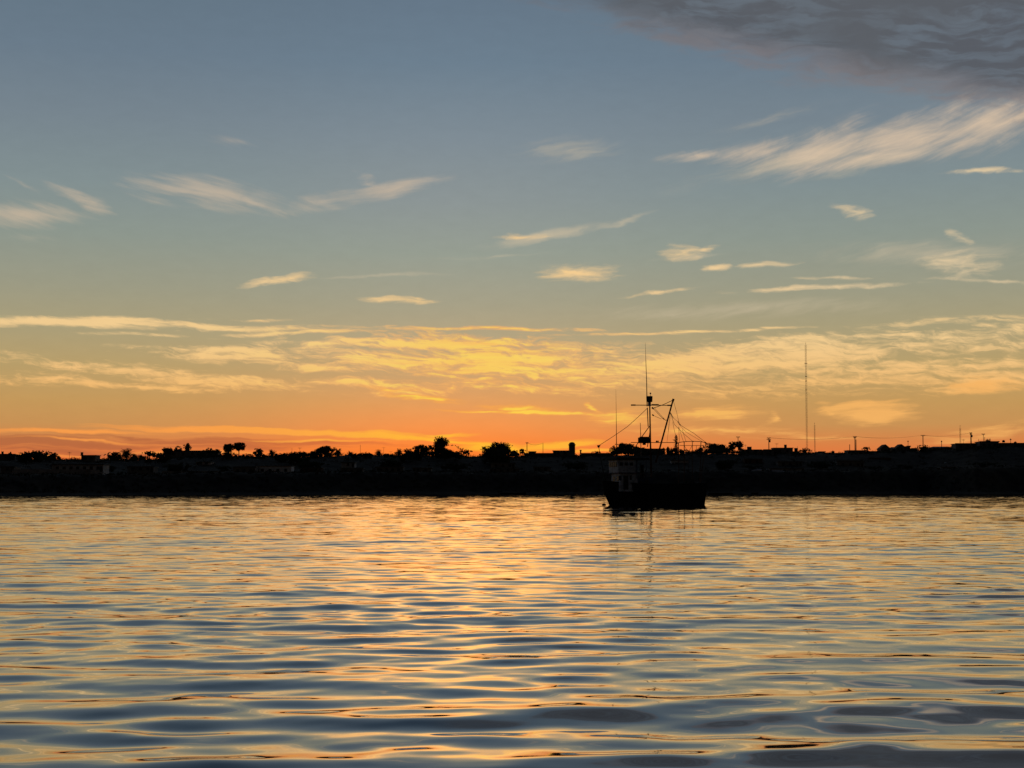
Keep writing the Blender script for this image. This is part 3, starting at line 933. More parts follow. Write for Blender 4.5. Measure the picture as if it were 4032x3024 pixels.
# --- the unbroken belt of bushes along the crest, one mass nobody could count
def thicket():
    X_ = [60, 240, 245, 400, 430, 640, 660, 880, 1000, 1060, 1140, 1240, 1300, 1350, 1460, 1560, 1640, 1720, 1800, 1850, 1900, 2020, 2060, 2180, 2300, 2420, 2440, 2540, 2620, 2700, 2790, 2860, 2920, 3000, 3180, 3300, 3400, 3440, 3600, 3700, 3900, 4060]
    Y_ = [1790, 1796, 1812, 1812, 1800, 1806, 1796, 1790, 1796, 1790, 1788, 1782, 1776, 1790, 1790, 1790, 1780, 1774, 1782, 1793, 1790, 1778, 1790, 1790, 1790, 1782, 1766, 1764, 1772, 1776, 1762, 1764, 1776, 1782, 1782, 1780, 1776, 1776, 1768, 1762, 1752, 1750]
    rnd = random.Random(77); m = MB()
    for _ in range(900):
        px = rnd.uniform(40, 4080)
        top = np.interp(px, X_, Y_) + rnd.uniform(-4, 14) - (rnd.uniform(4, 13) if rnd.random() < .14 and px < 3150 else 0)
        s = rnd.uniform(118, 146)
        x, y, z = spot(px, s)
        zt = ztop(top, y)
        r = rnd.uniform(.8, 1.9)
        m.leaves((x, y, max(zt - r * .8, z)), (r * 1.35, r, r * .85), int(34 * r), .30, rnd, .2)
        if zt - z > 2: m.leaves((x, y, (zt + z) / 2), (r * 1.4, r, (zt - z) * .45), int(24 * r), .42, rnd, .2)
    tag(m.build('thicket', 'leaf'), 'unbroken belt of bushes along the crest of the shore', kind='stuff')


thicket()

# --- lower buildings on the terrace: only faintly visible
house(2, 62, 1838, 'pale small house at the foot of the endmost flat house', s=60, wall='grey', wins=1, base=1858)
house(770, 835, 1818, 'faint pale wall strip among trees below the long flat roof', s=95, wall='plaster', wins=2, base=1832)
house(915, 1010, 1839, 'low grey arched outbuilding joined to the long white shed', s=52, wall='grey', wins=3, base=1868)
house(1008, 1152, 1834, 'long white shed with a dark strip window on the terrace', s=54, wall='white', wins=4, base=1867, rm='tin')
house(1342, 1400, 1821, 'pale canopy topped building below the palm with swept fronds', s=70, wall='plaster', wins=1, base=1840)
house(1340, 1432, 1844, 'grey waterside house under the pale canopy building', s=52, wall='grey', wins=3, base=1868)
house(1622, 1702, 1842, 'grey flat building below the tallest tree', s=54, wall='grey', wins=2, base=1862)
house(1930, 2030, 1824, 'upper tier of the stepped building below the twin crowned trees', s=80, wall='grey', wins=3, base=1845)
house(1926, 2048, 1846, 'lower tier of the stepped building below the twin crowned trees', s=60, wall='grey', wins=4, base=1862)
house(2176, 2226, 1866, 'small pale slab roofed hut below the round headed tower', s=50, wall='grey', wins=1, base=1880, rm='tin')
house(2100, 2170, 1838, 'dim square building below the first two poles', s=66, wall='grey', wins=2, base=1860)
house(2640, 2712, 1812, 'pale walled house seen behind the boat aft deck', s=90, wall='plaster', wins=2, base=1840)
house(2928, 3004, 1806, 'dim brown house below the stepped house', s=90, wall='brick', wins=2, base=1830)
house(3026, 3164, 1845, 'wide pale terrace house with a row of dark windows', s=56, wall='plaster', wins=5, base=1880)
house(3060, 3160, 1818, 'long dim upper house above the wide pale terrace house', s=80, wall='grey', wins=3, base=1838)
house(3292, 3402, 1815, 'banded two tone house between radio mast and double pole', s=80, wall='grey', wins=3, base=1842)
house(3296, 3400, 1860, 'grey house front below the banded house', s=54, wall='grey', wins=3, base=1886)
house(3420, 3510, 1802, 'dim brown house under the two gables', s=100, wall='brick', wins=2, base=1828)
house(3462, 3530, 1857, 'white cabin low on the bank below the two gables', s=50, wall='white', wins=2, base=1886)
house(3600, 3720, 1826, 'grey hillside house beside the round pale tank', s=84, wall='grey', wins=3, base=1850)
house(3700, 3822, 1838, 'long sheds with two pale panels below the lattice aerial', s=60, wall='plaster', wins=4, base=1870)
house(3862, 3912, 1782, 'pale wall strip below the topmost flat house', s=110, wall='plaster', wins=2, base=1796)
house(3924, 3962, 1783, 'second small pale wall below the roof with the round tank', s=110, wall='plaster', wins=1, base=1797)
house(3978, 4060, 1838, 'pale cluttered house low at the frame edge', s=62, wall='plaster', wins=3, base=1872)
house(3560, 3640, 1800, 'dim house below the wide T pole', s=105, wall='grey', wins=2, base=1822)
house(500, 610, 1838, 'dim wall among bushes below the date palm', s=58, wall='grey', wins=3, base=1858)
house(1180, 1270, 1842, 'dim low house below the wide domed tree', s=56, wall='brick', wins=2, base=1864)
house(1480, 1590, 1838, 'dim long house below the frayed palm', s=60, wall='grey', wins=4, base=1862)
# trees in front on the terrace
for px, tp, w, lb in ((300, 1832, 70, 'dark shrubbery mound in front of the arcaded building end'), (880, 1838, 50, 'dark round bush just before the grey arched outbuilding'),
                      (1230, 1820, 110, 'large dark tree on the terrace past the long white shed'), (1540, 1812, 90, 'dark terrace tree below the frayed palm'),
                      (1790, 1826, 120, 'wide terrace tree below the gap after the tallest tree'), (2270, 1822, 100, 'terrace tree between slab roofed hut and the boat bow'),
                      (2855, 1815, 90, 'dark terrace tree just past the boat stern'), (2960, 1838, 80, 'dark tree above the tilted pale slab'),
                      (3225, 1818, 120, 'large dark terrace tree under the faint second mast'), (3560, 1830, 70, 'dark tree beside the white cabin low on the bank'),
                      (3880, 1830, 130, 'large dark tree under the topmost flat house'), (3440, 1840, 70, 'dark bush in front of the banded house'),
                      (700, 1830, 110, 'wide dark bush mass below the long flat roof'), (420, 1834, 60, 'dark bush at the end of the arcaded building')):
    tree(px, tp, w, lb, s=64, trunk=.2)


# --- long garden wall on the lip of the terrace
def wall(x0, x1, top, s, label, m='grey'):
    pts = []
    t0 = spot((x0 + x1) / 2, s)
    t = empty('garden_wall', t0, 0, label, 'wall', 'garden walls on the terrace'); t['kind'] = 'thing'
    b = MB(); cpg = MB(); n = max(2, int((x1 - x0) / 40))
    for i in range(n):
        a = spot(x0 + (x1 - x0) * i / n, s); c_ = spot(x0 + (x1 - x0) * (i + 1) / n, s)
        za = ztop(top, a[1]) - t0[2]; zc = ztop(top, c_[1]) - t0[2]
        xa, ya = a[0] - t0[0], a[1] - t0[1]; xc, yc = c_[0] - t0[0], c_[1] - t0[1]
        lo = -2.2
        b.quadbox([(xa, ya, lo), (xc, yc, lo), (xc, yc + .2, lo), (xa, ya + .2, lo), (xa, ya, za), (xc, yc, zc), (xc, yc + .2, zc), (xa, ya + .2, za)])
        cpg.quadbox([(xa, ya - .06, za + .004), (xc, yc - .06, zc + .004), (xc, yc + .26, zc + .004), (xa, ya + .26, za + .004),
                     (xa, ya - .06, za + .1), (xc, yc - .06, zc + .1), (xc, yc + .26, zc + .1), (xa, ya + .26, za + .1)])
    b.build('wall', m, t); cpg.build('coping', m, t)


wall(50, 360, 1849, 48, 'long low wall before the arcaded building', 'grey')
wall(640, 880, 1856, 48, 'low wall between the date palm slope and the white shed', 'grey')
wall(1160, 1340, 1862, 47, 'low wall past the long white shed', 'grey')
wall(3010, 3120, 1888, 44, 'low wall below the wide pale terrace house', 'grey')
wall(3600, 3880, 1888, 44, 'long low wall below the long sheds', 'grey')


# --- round headed tower
def tower():
    x, y, z = spot(2252, 130)
    t = empty('water_tower', (x, y, z), 0, 'round headed water tower beside the flat roofed house', 'tower')
    H = ztop(1741, y) - z; r = w_(24, y) / 2
    MB().box(-r, r, -r, r, -1, H * .60).build('base', 'grey', t)
    sh = MB()
    for a in range(4):
        cx_, cy_ = (r - .2) * (1 if a in (0, 1) else -1), (r - .2) * (1 if a in (1, 2) else -1)
        sh.box(cx_ - .2, cx_ + .2, cy_ - .2, cy_ + .2, H * .60 + .003, H * .78)
    sh.box(-r * .8, r * .8, -r * .8, r * .8, H * .60 + .003, H * .775)
    sh.build('arcade', 'grey', t)
    MB().lathe([(H * .78, r * 1.22), (H * .84, r * 1.25), (H * .841, r * 1.0), (H * .92, r * .95), (H * .97, r * .68), (H, r * .1)], n=14).build('dome', 'grey', t, True)
    x, y, z = spot(2286, 140)
    t = empty('gate_post', (x, y, z), 0, 'thin square post right of the round headed tower', 'post')
    MB().box(-.35, .35, -.35, .35, -1, ztop(1776, y) - z).build('shaft', 'grey', t)
    MB().box(-.5, .5, -.5, .5, ztop(1776, y) - z + .003, ztop(1772, y) - z).build('cap', 'grey', t)


tower()


# --- utility poles
def pole(px, top, label, s=145, arms=((0, 12),), trafo=False, thick=.19, twin=0, lean=0.0):
    x, y, z = spot(px, s)
    t = empty('utility_pole', (x, y, z), 0, label, 'utility pole', GU)
    H = ztop(top, y) - z
    MB().tube([(0, 0, -1), (lean, 0, H)], [thick * 1.1, thick * .8], 8).build('pole', 'wood', t)
    if twin:
        MB().tube([(w_(twin, y), 0, -1), (w_(twin, y), 0, H - 1.6)], [thick, thick * .8], 8).build('pole', 'wood', t)
    for dz_, w in arms:
        a = w_(w, y) / 2
        zz = H - .15 - w_(dz_, y)
        ar = MB().box(-a, a, -.10, .10, zz - .12, zz + .12).build('crossarm', 'wood', t)
        ins = MB()
        for q in (-.92, -.45, .45, .92):
            ins.lathe([(zz + .124, .07), (zz + .24, .1), (zz + .36, .05)], q * a, 0, 6)
        ins.build('insulator', 'steel', ar)
        if a > .6:
            MB().tube([(-a * .6, -.06, zz - .1), (0, -.12, zz - .8)], .04, 4).tube([(a * .6, -.06, zz - .1), (0, -.12, zz - .8)], .04, 4).build('brace', 'steel', t)
    if trafo:
        MB().lathe([(H - 2.4, .3), (H - 2.35, .36), (H - 1.3, .36), (H - 1.2, .2)], .55, 0, 10).build('transformer', 'steel', t)
    return t, H


P = []
P.append(pole(2075, 1743, 'first utility pole past the twin crowned trees, short crossarm', arms=((0, 10),)))
P.append(pole(2138, 1744, 'thin pole between the first pole and the round headed tower', arms=(), thick=.12))
P.append(pole(2906, 1720, 'slim T pole rising from the second ball shaped tree', arms=((0, 16),)))
P.append(pole(3027, 1724, 'stout pole with two crossarms before the pale fronted house', arms=((0, 14), (6, 17)), trafo=True, thick=.24))
P.append(pole(3366, 1719, 'double shafted pole over the flat house', arms=((0, 14), (4, 11)), twin=4, thick=.24))
P.append(pole(3575, 1735, 'faint thin pole beside the second gable', arms=((3, 5),), thick=.13))
P.append(pole(3634, 1714, 'wide T pole above the domed tree', arms=((0, 17),), thick=.26))
P.append(pole(3707, 1735, 'faint pole over the shallow arched roof', arms=((4, 5),), thick=.17))
P.append(pole(3823, 1704, 'stout pole with bulky transformer on the wide flat house', arms=((0, 10), (5, 9)), trafo=True, thick=.34))
P.append(pole(3872, 1709, 'twin shafted pole with a top bar by the topmost house', arms=((0, 13),), twin=5, thick=.14))
P.append(pole(3853, 1729, 'short thin pole between the two stout top poles', arms=(), thick=.11))
P.append(pole(3345, 1750, 'faint stubby pole just before the double shafted pole', arms=(), thick=.2))
P.append(pole(3979, 1727, 'short pole with a small box above the round tank roof', arms=((4, 6),), thick=.14))


def aerial(px, top, label, s=148, arms=(2, 5), thick=.06):
    x, y, z = spot(px, s)
    t = empty('roof_aerial', (x, y, z), 0, label, 'aerial', 'thin aerials along the skyline')
    H = ztop(top, y) - z
    MB().tube([(0, 0, -.5), (0, 0, H)], thick, 5).build('mast', 'steel', t)
    m = MB()
    for i, q in enumerate(arms):
        zz = H - .1 - w_(q, y)
        m.box(-.9 + .2 * i, .9 - .2 * i, -.03, .03, zz - .03, zz + .03)
        for k in range(-3, 4): m.box(k * .24 - .02, k * .24 + .02, -.3, .3, zz + .032, zz + .07)
    if arms: m.build('antenna', 'steel', t)


aerial(275, 1779, 'faint double aerial in the dip before the square block')
aerial(1181, 1763, 'twig like aerial on the wide domed tree', arms=(0, 2))
aerial(1150, 1764, 'faint needle just before the wide domed tree', arms=())
aerial(1419, 1752, 'thin aerial needle beside the hump backed roof', arms=(), thick=.08)
aerial(1511, 1762, 'thin aerial beside the frayed palm', arms=(0,))
aerial(1540, 1778, 'small T aerial on the low rooftop after the frayed palm', arms=(0,))
aerial(2934, 1750, 'faint aerial next to the ball shaped trees')
aerial(3058, 1746, 'faint fin shaped aerial on the pale fronted house', arms=(0, 3))
aerial(3140, 1757, 'hair thin aerial on the blocky water tank', arms=())
aerial(3793, 1729, 'small whisker aerial beside the lattice aerial')
aerial(3930, 1736, 'tiny spike on the topmost flat house', arms=())


# --- lattice masts
def lattice(px, base_s, top, wpx, label, bands, steps, extra=()):
    D0 = float(shore_D(px)) + base_s
    x, y = (px - CX) / F * D0, D0
    z = float(ground_z(x, y))
    t = empty('radio_mast', (x, y, z), .3, label, 'radio mast')
    H = ztop(top, y) - z
    r = w_(wpx, y) / 2
    n = steps
    per = max(1, n // bands)
    corners = [(r * math.cos(a), r * math.sin(a)) for a in (0, 2.094, 4.189)]
    for bnd in range(bands):
        m = MB()
        za, zb = H * bnd / bands, H * (bnd + 1) / bands - .02
        for c_ in corners: m.tube([(c_[0], c_[1], za), (c_[0], c_[1], zb)], .05 if wpx > 4 else .04, 4)
        for k in range(per):
            z0, z1 = za + (zb - za) * k / per, za + (zb - za) * (k + 1) / per
            for i in range(3):
                a, b_ = corners[i], corners[(i + 1) % 3]
                m.tube([(a[0], a[1], z0), (b_[0], b_[1], z1)], .022, 3, False)
                m.tube([(a[0], a[1], z1), (b_[0], b_[1], z1)], .022, 3, False)
        m.build('lattice_section', 'mastred' if (bands - 1 - bnd) % 2 == 0 else 'mastwhite', t)
    for q, w in extra:
        zz = ztop(q, y) - z
        MB().lathe([(zz - .12, w), (zz + .12, w)], 0, 0, 8).build('platform', 'steel', t)
    MB().tube([(0, 0, H), (0, 0, H + 1.2)], .05, 4).ball((0, 0, H + 1.2), .22, 6, 4).build('beacon', 'mastred', t)


lattice(3177, 300, 1357, 7.0, 'very tall guyless radio mast in the skyline gap by the water tank house', 7, 70, ((1430, 1.0), (1482, .6), (1535, .6), (1500, .6)))
lattice(3208, 330, 1674, 4.5, 'second, faint and far shorter mast next to the very tall one', 3, 24)
lattice(3781, 190, 1686, 6.0, 'short lattice aerial on the wide flat house', 3, 12)


# --- small things on the slope
def odd():
    x, y, z = spot(3951, 141)
    z = ztop(1744, y)
    t = empty('water_tank', (x, y, z), 0, 'round dark tank on the flat roof cut by the frame', 'water tank')
    MB().lathe([(0.23, .75), (.9, .78), (1.25, .6), (1.4, .25)], n=12).build('body', 'black', t, True)
    MB().lathe([(1.41, .22), (1.5, .22)], n=10).build('lid', 'black', t)
    x, y, z = spot(3721, 82)
    z0 = ztop(1828, y)
    t = empty('round_tank', (x, y, z0), 0, 'round pale tank between two dim hillside houses', 'tank')
    MB().ball((0, 0, .2), .75, 12, 8).build('body', 'white', t, True)
    MB().lathe([(-2.5, .5), (-.35, .5)], n=8).build('stand', 'grey', t)
    x, y, z = spot(2847, 70)
    t = empty('parked_van', (x, y, ztop(1850, y)), .12, 'small pale van parked in the trees past the boat stern', 'van')
    b = MB().box(-1.6, 1.6, 0, 1.7, .35, 1.75); b.build('body', 'white', t)
    MB().quadbox([(-1.5, .05, 1.753), (1.2, .05, 1.753), (1.2, 1.65, 1.753), (-1.5, 1.65, 1.753), (-1.4, .15, 1.95), (1.0, .15, 1.95), (1.0, 1.55, 1.95), (-1.4, 1.55, 1.95)]).build('roof', 'white', t)
    MB().box(-1.2, -.3, -.01, .1, 1.1, 1.6).box(.1, 1.1, -.01, .1, 1.1, 1.6).build('window', 'dark', t)
    for xx in (-1.05, 1.05):
        MB().tube([(xx, -.05, .32), (xx, .2, .32)], .32, 10).build('wheel', 'black', t)
    for (px, py, s, L, tilt, lb) in ((2968, 1884, 40, 76, -.09, 'pale upturned skiff lying tilted on the bank past the boat stern'),
                                     (3060, 1892, 34, 60, .05, 'dim upturned skiff on the bank below the pale terrace house')):
        x, y, z = spot(px, s)
        t = empty('upturned_skiff', (x, y, max(ztop(py, y), z)), 0, lb, 'boat', 'skiffs ashore')
        t.rotation_euler = (0, -tilt * -1, 0)
        hl = w_(L, y) / 2; m = MB(); n = 12
        for i in range(n + 1):
            u = -1 + 2 * i / n; b_ = .85 * math.sqrt(max(.02, 1 - abs(u) ** 3)); hgt = .75 * math.sqrt(max(.05, 1 - u ** 4))
            m.V += [(u * hl, -b_, 0), (u * hl, -b_ * .75, hgt * .7), (u * hl, 0, hgt), (u * hl, b_ * .75, hgt * .7), (u * hl, b_, 0)]
        for i in range(n):
            for k in range(4): m.F.append((i * 5 + k, (i + 1) * 5 + k, (i + 1) * 5 + k + 1, i * 5 + k + 1))
        m.build('hull', 'plaster', t)
        MB().tube([(-hl * .95, -.84, .02), (0, -.9, .02), (hl * .95, -.5, .02)], .05, 5).build('gunwale', 'grey', t)


odd()


# --- wires between the poles
def wire(pa, pb, label, sag=1.2, n=3):
    (ta, Ha), (tb, Hb) = pa, pb
    A = ta.location; B = tb.location
    t = empty('power_line', A, 0, label, 'power line', 'wires between the utility poles')
    m = MB()
    for k in range(n):
        o = (-.8, 0, .8)[k]
        pts = []
        for i in range(13):
            u = i / 12
            p = Vector((A.x, A.y, A.z + Ha)).lerp(Vector((B.x, B.y, B.z + Hb)), u) - Vector(A)
            pts.append((p.x, p.y + o, p.z - 4 * sag * u * (1 - u)))
        m.tube(pts, .03, 3, False)
    m.build('wire', 'steel', t)


wire(P[0], P[1], 'sagging wires from the first pole to the thin one')
wire(P[3], P[4], 'wires spanning from the stout pole past the tall mast')
wire(P[4], P[6], 'wires from the double shafted pole over the gables')
wire(P[6], P[8], 'wires from the wide T pole to the transformer pole')


# --- small boats lying at the water's edge
def skiff(x0, x1, label, motor=None, D=None, h=.75):
    px = (x0 + x1) / 2
    y = D or float(shore_D(px)) - 6
    x = (px - CX) / F * y
    t = empty('skiff', (x, y, 0), 0, label, 'skiff', 'skiffs moored along the shore')
    hl = w_(x1 - x0, y) / 2; m = MB(); n = 14
    for i in range(n + 1):
        u = -1 + 2 * i / n
        b_ = .9 if u < .2 else .9 * math.sqrt(max(.01, 1 - ((u - .2) / .8) ** 2)); zz = h * (.75 + .3 * max(0, u) ** 2)
        m.V += [(u * hl, -b_, zz), (u * hl * .96, -b_ * .8, -.1), (u * hl * .96, b_ * .8, -.1), (u * hl, b_, zz), (u * hl * .97, 0, zz * .5)]
    for i in range(n):
        a, b_ = i * 5, (i + 1) * 5
        for k in range(3): m.F.append((a + k, b_ + k, b_ + k + 1, a + k + 1))
        m.F.append((a + 3, b_ + 3, b_ + 4, a + 4)); m.F.append((a + 4, b_ + 4, b_, a))
    m.F.append((0, 1, 2, 3)); m.build('hull', 'hull', t)
    g = MB().tube([(-hl, -.9, h * .76), (0, -.93, h * .78), (hl * .5, -.75, h * .86), (hl, 0, h * 1.06)], .05, 5)
    g.build('gunwale', 'grey', t)
    for q in (-.4, .15):
        MB().box(q * hl - .15, q * hl + .15, -.78, .78, h * .6, h * .66).build('thwart', 'deck', t)
    if motor:
        mo = MB().box(-hl - .55, -hl - .1, -.2, .2, h * .7, h * 1.35).box(-hl - .42, -hl - .25, -.08, .08, -.3, h * .7).build('outboard_motor', 'black', t)


skiff(1966, 2072, 'long dark open skiff with outboard, moored below the twin crowned trees', motor=True)
skiff(2786, 2884, 'long low dark skiff moored just past the fishing boat stern', D=600)
skiff(2955, 2984, 'short dark skiff at the waterline below the tilted pale slab')


def bird(px, py, label):
    y = CAMH * F / (py - HZ)
    x = (px - CX) / F * y
    t = empty('floating_seabird', (x, y, 0), .4, label, 'bird', 'birds resting on the water')
    MB().tube([(-.42, 0, .2), (-.25, 0, .12), (0, 0, .12), (.2, 0, .14), (.28, 0, .3), (.3, 0, .42), (.36, 0, .46), (.5, 0, .43)], [.02, .13, .19, .12, .06, .06, .07, .015], 8).build('body', 'black', t, True)


bird(1386, 1950.5, 'dark seabird resting offshore below the palm with swept fronds')
bird(1580, 1951, 'dark seabird resting offshore below the bushy palm')
bird(2118, 1950.5, 'dark seabird resting just past the long skiff with outboard')
bird(3745, 1946.5, 'dark seabird resting offshore below the shallow arched roof')

# ------------------------------------------------------------------ the fishing boat
TH = R(19)
BY = 223.0
BX = (2567 - CX) / F * BY
fb = empty('fishing_boat', (BX, BY, 0), math.pi + TH, 'dark high bowed fishing boat with mast, boom and rigging, anchored off the shore', 'fishing boat')
fd = Vector((-math.cos(TH), -math.sin(TH), 0))      # forward, to the bow
pd = Vector((math.sin(TH), -math.cos(TH), 0))       # port, towards the viewer
OX = Vector((BX, BY, 0))


def B(px, py, side=0.0):
    """photo pixel on the fore-and-aft plane lying 'side' metres to port, in the boat's own axes"""
    x, y, z = ray(px, py)
    d = Vector((x, y, z)); o = Vector((0, 0, CAMH)); p0 = OX + pd * side
    k = (p0 - o).dot(pd) / d.dot(pd)
    q = o + d * k - OX
    return Vector((q.dot(fd), side, q.z))


def hull():
    n = 28
    xs0, xs1 = -7.85, 7.75
    rows = []
    for i in range(n + 1):
        t = i / n
        full = math.sin(min(1, (1 - t) / .62) * math.pi / 2) ** .75 if t > .38 else 1 - .12 * ((.38 - t) / .38) ** 1.6
        deckb = 2.45 * full
        wlb = 2.3 * (math.sin(min(1, (1 - t) / .72) * math.pi / 2) ** 1.15 if t > .28 else 1 - .16 * ((.28 - t) / .28) ** 1.4)
        zt = 3.05 + .42 * max(0, (t - .55) / .45) ** 1.5 + .25 * max(0, (.2 - t) / .2) ** 1.5
        xt = xs0 + (xs1 - xs0) * t                       # at the rail
        rake = 1.05 * max(0, (t - .6) / .4) ** 1.5
        row = []
        for f, bb, rk in ((0, deckb, 0), (.3, deckb * .985, .06), (.55, deckb * .6 + wlb * .37, .22), (.8, deckb * .22 + wlb * .72, .62), (1, wlb * .93, 1), (1.25, wlb * .62, 1.25), (1.45, 0, 1.5)):
            z = zt * (1 - f)
            x = xt - rake * rk + (.28 * f if t < .02 else 0)
            row.append((x, bb if f < 1.45 else 0, z))
        rows.append(row)
    V = []; Fc = []
    m = len(rows[0])
    for sgn in (1, -1):
        b = len(V)
        for r in rows: V += [(x, y * sgn, z) for x, y, z in r]
        for i in range(n):
            for k in range(m - 1):
                a = b + i * m + k
                f = (a, a + 1, a + m + 1, a + m)
                Fc.append(f if sgn < 0 else f[::-1])
    # transom
    c0 = [k for k in range(m)] + [(n + 1) * m + k for k in range(m - 2, -1, -1)]
    Fc.append(tuple(c0))
    mesh_obj('hull', V, Fc, MT['hull'], fb, False)
    # deck sheet, 1 m under the rail
    dk = MB()
    for i, r in enumerate(rows):
        y = r[1][1] * .985
        dk.V += [(r[1][0], y, 2.0), (r[1][0], -y, 2.0)]
    dk.F = [(2 * i, 2 * i + 1, 2 * i + 3, 2 * i + 2) for i in range(n)]
    dk.build('deck', 'deck', fb)
    # inner faces of the bulwark and the cap rail
    for sgn in (1, -1):
        MB().tube([(r[0][0], r[0][1] * sgn, r[0][2] + .04) for r in rows[:-1]] + [(rows[-1][0][0], 0, rows[-1][0][2] + .04)], .085, 6).build('cap_rail', 'hull', fb)
        MB().tube([(r[2][0], (r[2][1] + .05) * sgn, r[2][2]) for r in rows[:-1]], .07, 6).build('rubbing_strake', 'hull', fb)
    y0 = rows[0][0][1]
    MB().tube([(rows[0][0][0], -y0, rows[0][0][2] + .04), (rows[0][0][0], y0, rows[0][0][2] + .04)], .085, 6).build('stern_rail', 'hull', fb)
    # hanging tyre fenders
    for q, zz in ((-5.2, 1.5), (-1.0, 1.5), (3.0, 1.6)):
        ty = MB(); pts = [(q + .36 * math.cos(a), 2.55, zz + .36 * math.sin(a)) for a in [i * math.pi / 6 for i in range(13)]]
        ty.tube(pts, .12, 6, False); ty.build('tyre_fender', 'black', fb)
    # rudder post and a strip of boot topping lie under water; stem post
    MB().tube([(7.78, 0, 3.55), (7.6, 0, 2.2), (7.05, 0, 1.0), (6.65, 0, -.2)], [.12, .11, .1, .1], 6).build('stem_post', 'hull', fb)


hull()


def cabin():
    # lower deckhouse, white sides with doorway and port
    lo = MB(); x0, x1 = 3.05, 5.75; hb = 1.62; z0, z1 = 2.01, 4.62
    lo.box(x0, x1, -hb, hb, z0, z1); ca = lo.build('deckhouse', 'boatwhite', fb)
    MB().box(B(2474, 1870, hb).x, B(2455, 1870, hb).x, hb - .02, hb + .03, 2.3, 4.3).build('door', 'dark', ca)
    MB().box(B(2487, 1870, hb).x, B(2479, 1870, hb).x, hb - .02, hb + .03, 3.7, 4.35).build('window', 'dark', ca)
    MB().box(B(2447, 1870, hb).x, B(2436, 1870, hb).x, hb - .02, hb + .03, 3.6, 4.3).build('window', 'boatblue', ca)
    MB().box(x1 - .02, x1 + .03, -1.1, -.3, 3.5, 4.2).box(x1 - .02, x1 + .03, .3, 1.1, 3.5, 4.2).build('front_window', 'dark', ca)
    # upper wheelhouse, a little proud of the lower one
    up = MB(); X0, X1 = 3.4, 6.2; Z0, Z1 = 4.74, 6.55
    up.quadbox([(X0, -1.75, Z0), (X1 - .15, -1.75, Z0), (X1 - .15, 1.75, Z0), (X0, 1.75, Z0), (X0, -1.7, Z1), (X1, -1.7, Z1), (X1, 1.7, Z1), (X0, 1.7, Z1)])
    wh = up.build('wheelhouse', 'boatwhite', fb)
    for q in (-1.1, -.37, .37, 1.1):
        MB().box(X1 - .1, X1 + .04, q - .3, q + .3, 5.6, 6.3).build('front_window', 'dark', wh)
    for q in (3.8, 4.6, 5.4):
        MB().box(q, q + .45, 1.68, 1.78, 5.75, 6.2).build('side_window', 'dark', wh)
    MB().box(x0 - .2, x1 + .35, -1.9, 1.9, 4.625, 4.735).build('cabin_deck', 'boatblue', fb)
    # canopy roof, running aft of the wheelhouse
    rf = MB().quadbox([(1.2, -1.95, 6.58), (6.5, -1.9, 6.56), (6.5, 1.9, 6.56), (1.2, 1.95, 6.58), (1.3, -1.8, 6.85), (6.3, -1.7, 6.95), (6.3, 1.7, 6.95), (1.3, 1.8, 6.85)])
    rf.build('canopy_roof', 'black', fb)
    for sx in (1.75, 3.2):
        for sy in (-1.8, 1.8):
            MB().tube([(sx, sy, 3.9), (sx, sy, 6.58)], .05, 6).build('canopy_post', 'boatblue', fb)
    # after deckhouse in dark blue
    af = MB().box(.5, 3.04, -1.5, 1.5, 2.01, 3.95).build('after_deckhouse', 'boatblue', fb)
    MB().box(1.2, 1.9, 1.48, 1.53, 2.2, 3.7).build('door', 'dark', af)
    MB().box(2.2, 2.7, 1.48, 1.53, 3.0, 3.5).build('window', 'dark', af)
    # guard rail on the cabin deck and the bow
    g = MB()
    for zz in (4.2, 4.6): g.tube([(.8, 1.45, zz), (3.3, 1.45, zz)], .03, 5)
    for q in (.8, 1.6, 2.4, 3.3): g.tube([(q, 1.45, 3.95), (q, 1.45, 4.62)], .03, 5)
    g.build('guard_rail', 'steel', fb)
    # funnel
    MB().lathe([(3.95, .28), (5.6, .26), (5.62, .32), (5.9, .32)], 1.3, -.7, 10).build('exhaust_funnel', 'black', fb)
    # winch, hatch and piled nets on the working deck
    w = MB().tube([(-1.3, -.9, 2.7), (-1.3, .9, 2.7)], .28, 10); wi = w.build('winch_drum', 'rust', fb)
    MB().tube([(-1.3, -.95, 2.7), (-1.3, -.85, 2.7)], .5, 12).tube([(-1.3, .85, 2.7), (-1.3, .95, 2.7)], .5, 12).box(-1.6, -1.0, -1.05, -.96, 2.01, 3.0).box(-1.6, -1.0, .96, 1.05, 2.01, 3.0).build('winch_frame', 'rust', wi)
    MB().box(-3.6, -2.3, -.8, .8, 2.01, 2.5).build('hatch', 'deck', fb)
    rnd = random.Random(5); nt = MB(); nn, mm = 18, 12
    for i in range(nn + 1):
        for j in range(mm + 1):
            u, v = i / nn, j / mm
            h = math.sin(u * math.pi) ** .5 * math.sin(v * math.pi) ** .5 * (1.25 + .22 * math.sin(u * 9 + v * 4) + rnd.uniform(-.07, .07))
            nt.V.append((-6.4 + 2.4 * u, -1.7 + 3.4 * v, 2.01 + h))
    nt.F = [(i * (mm + 1) + j, (i + 1) * (mm + 1) + j, (i + 1) * (mm + 1) + j + 1, i * (mm + 1) + j + 1) for i in range(nn) for j in range(mm)]
    nt.build('net_pile', 'net', fb)


cabin()


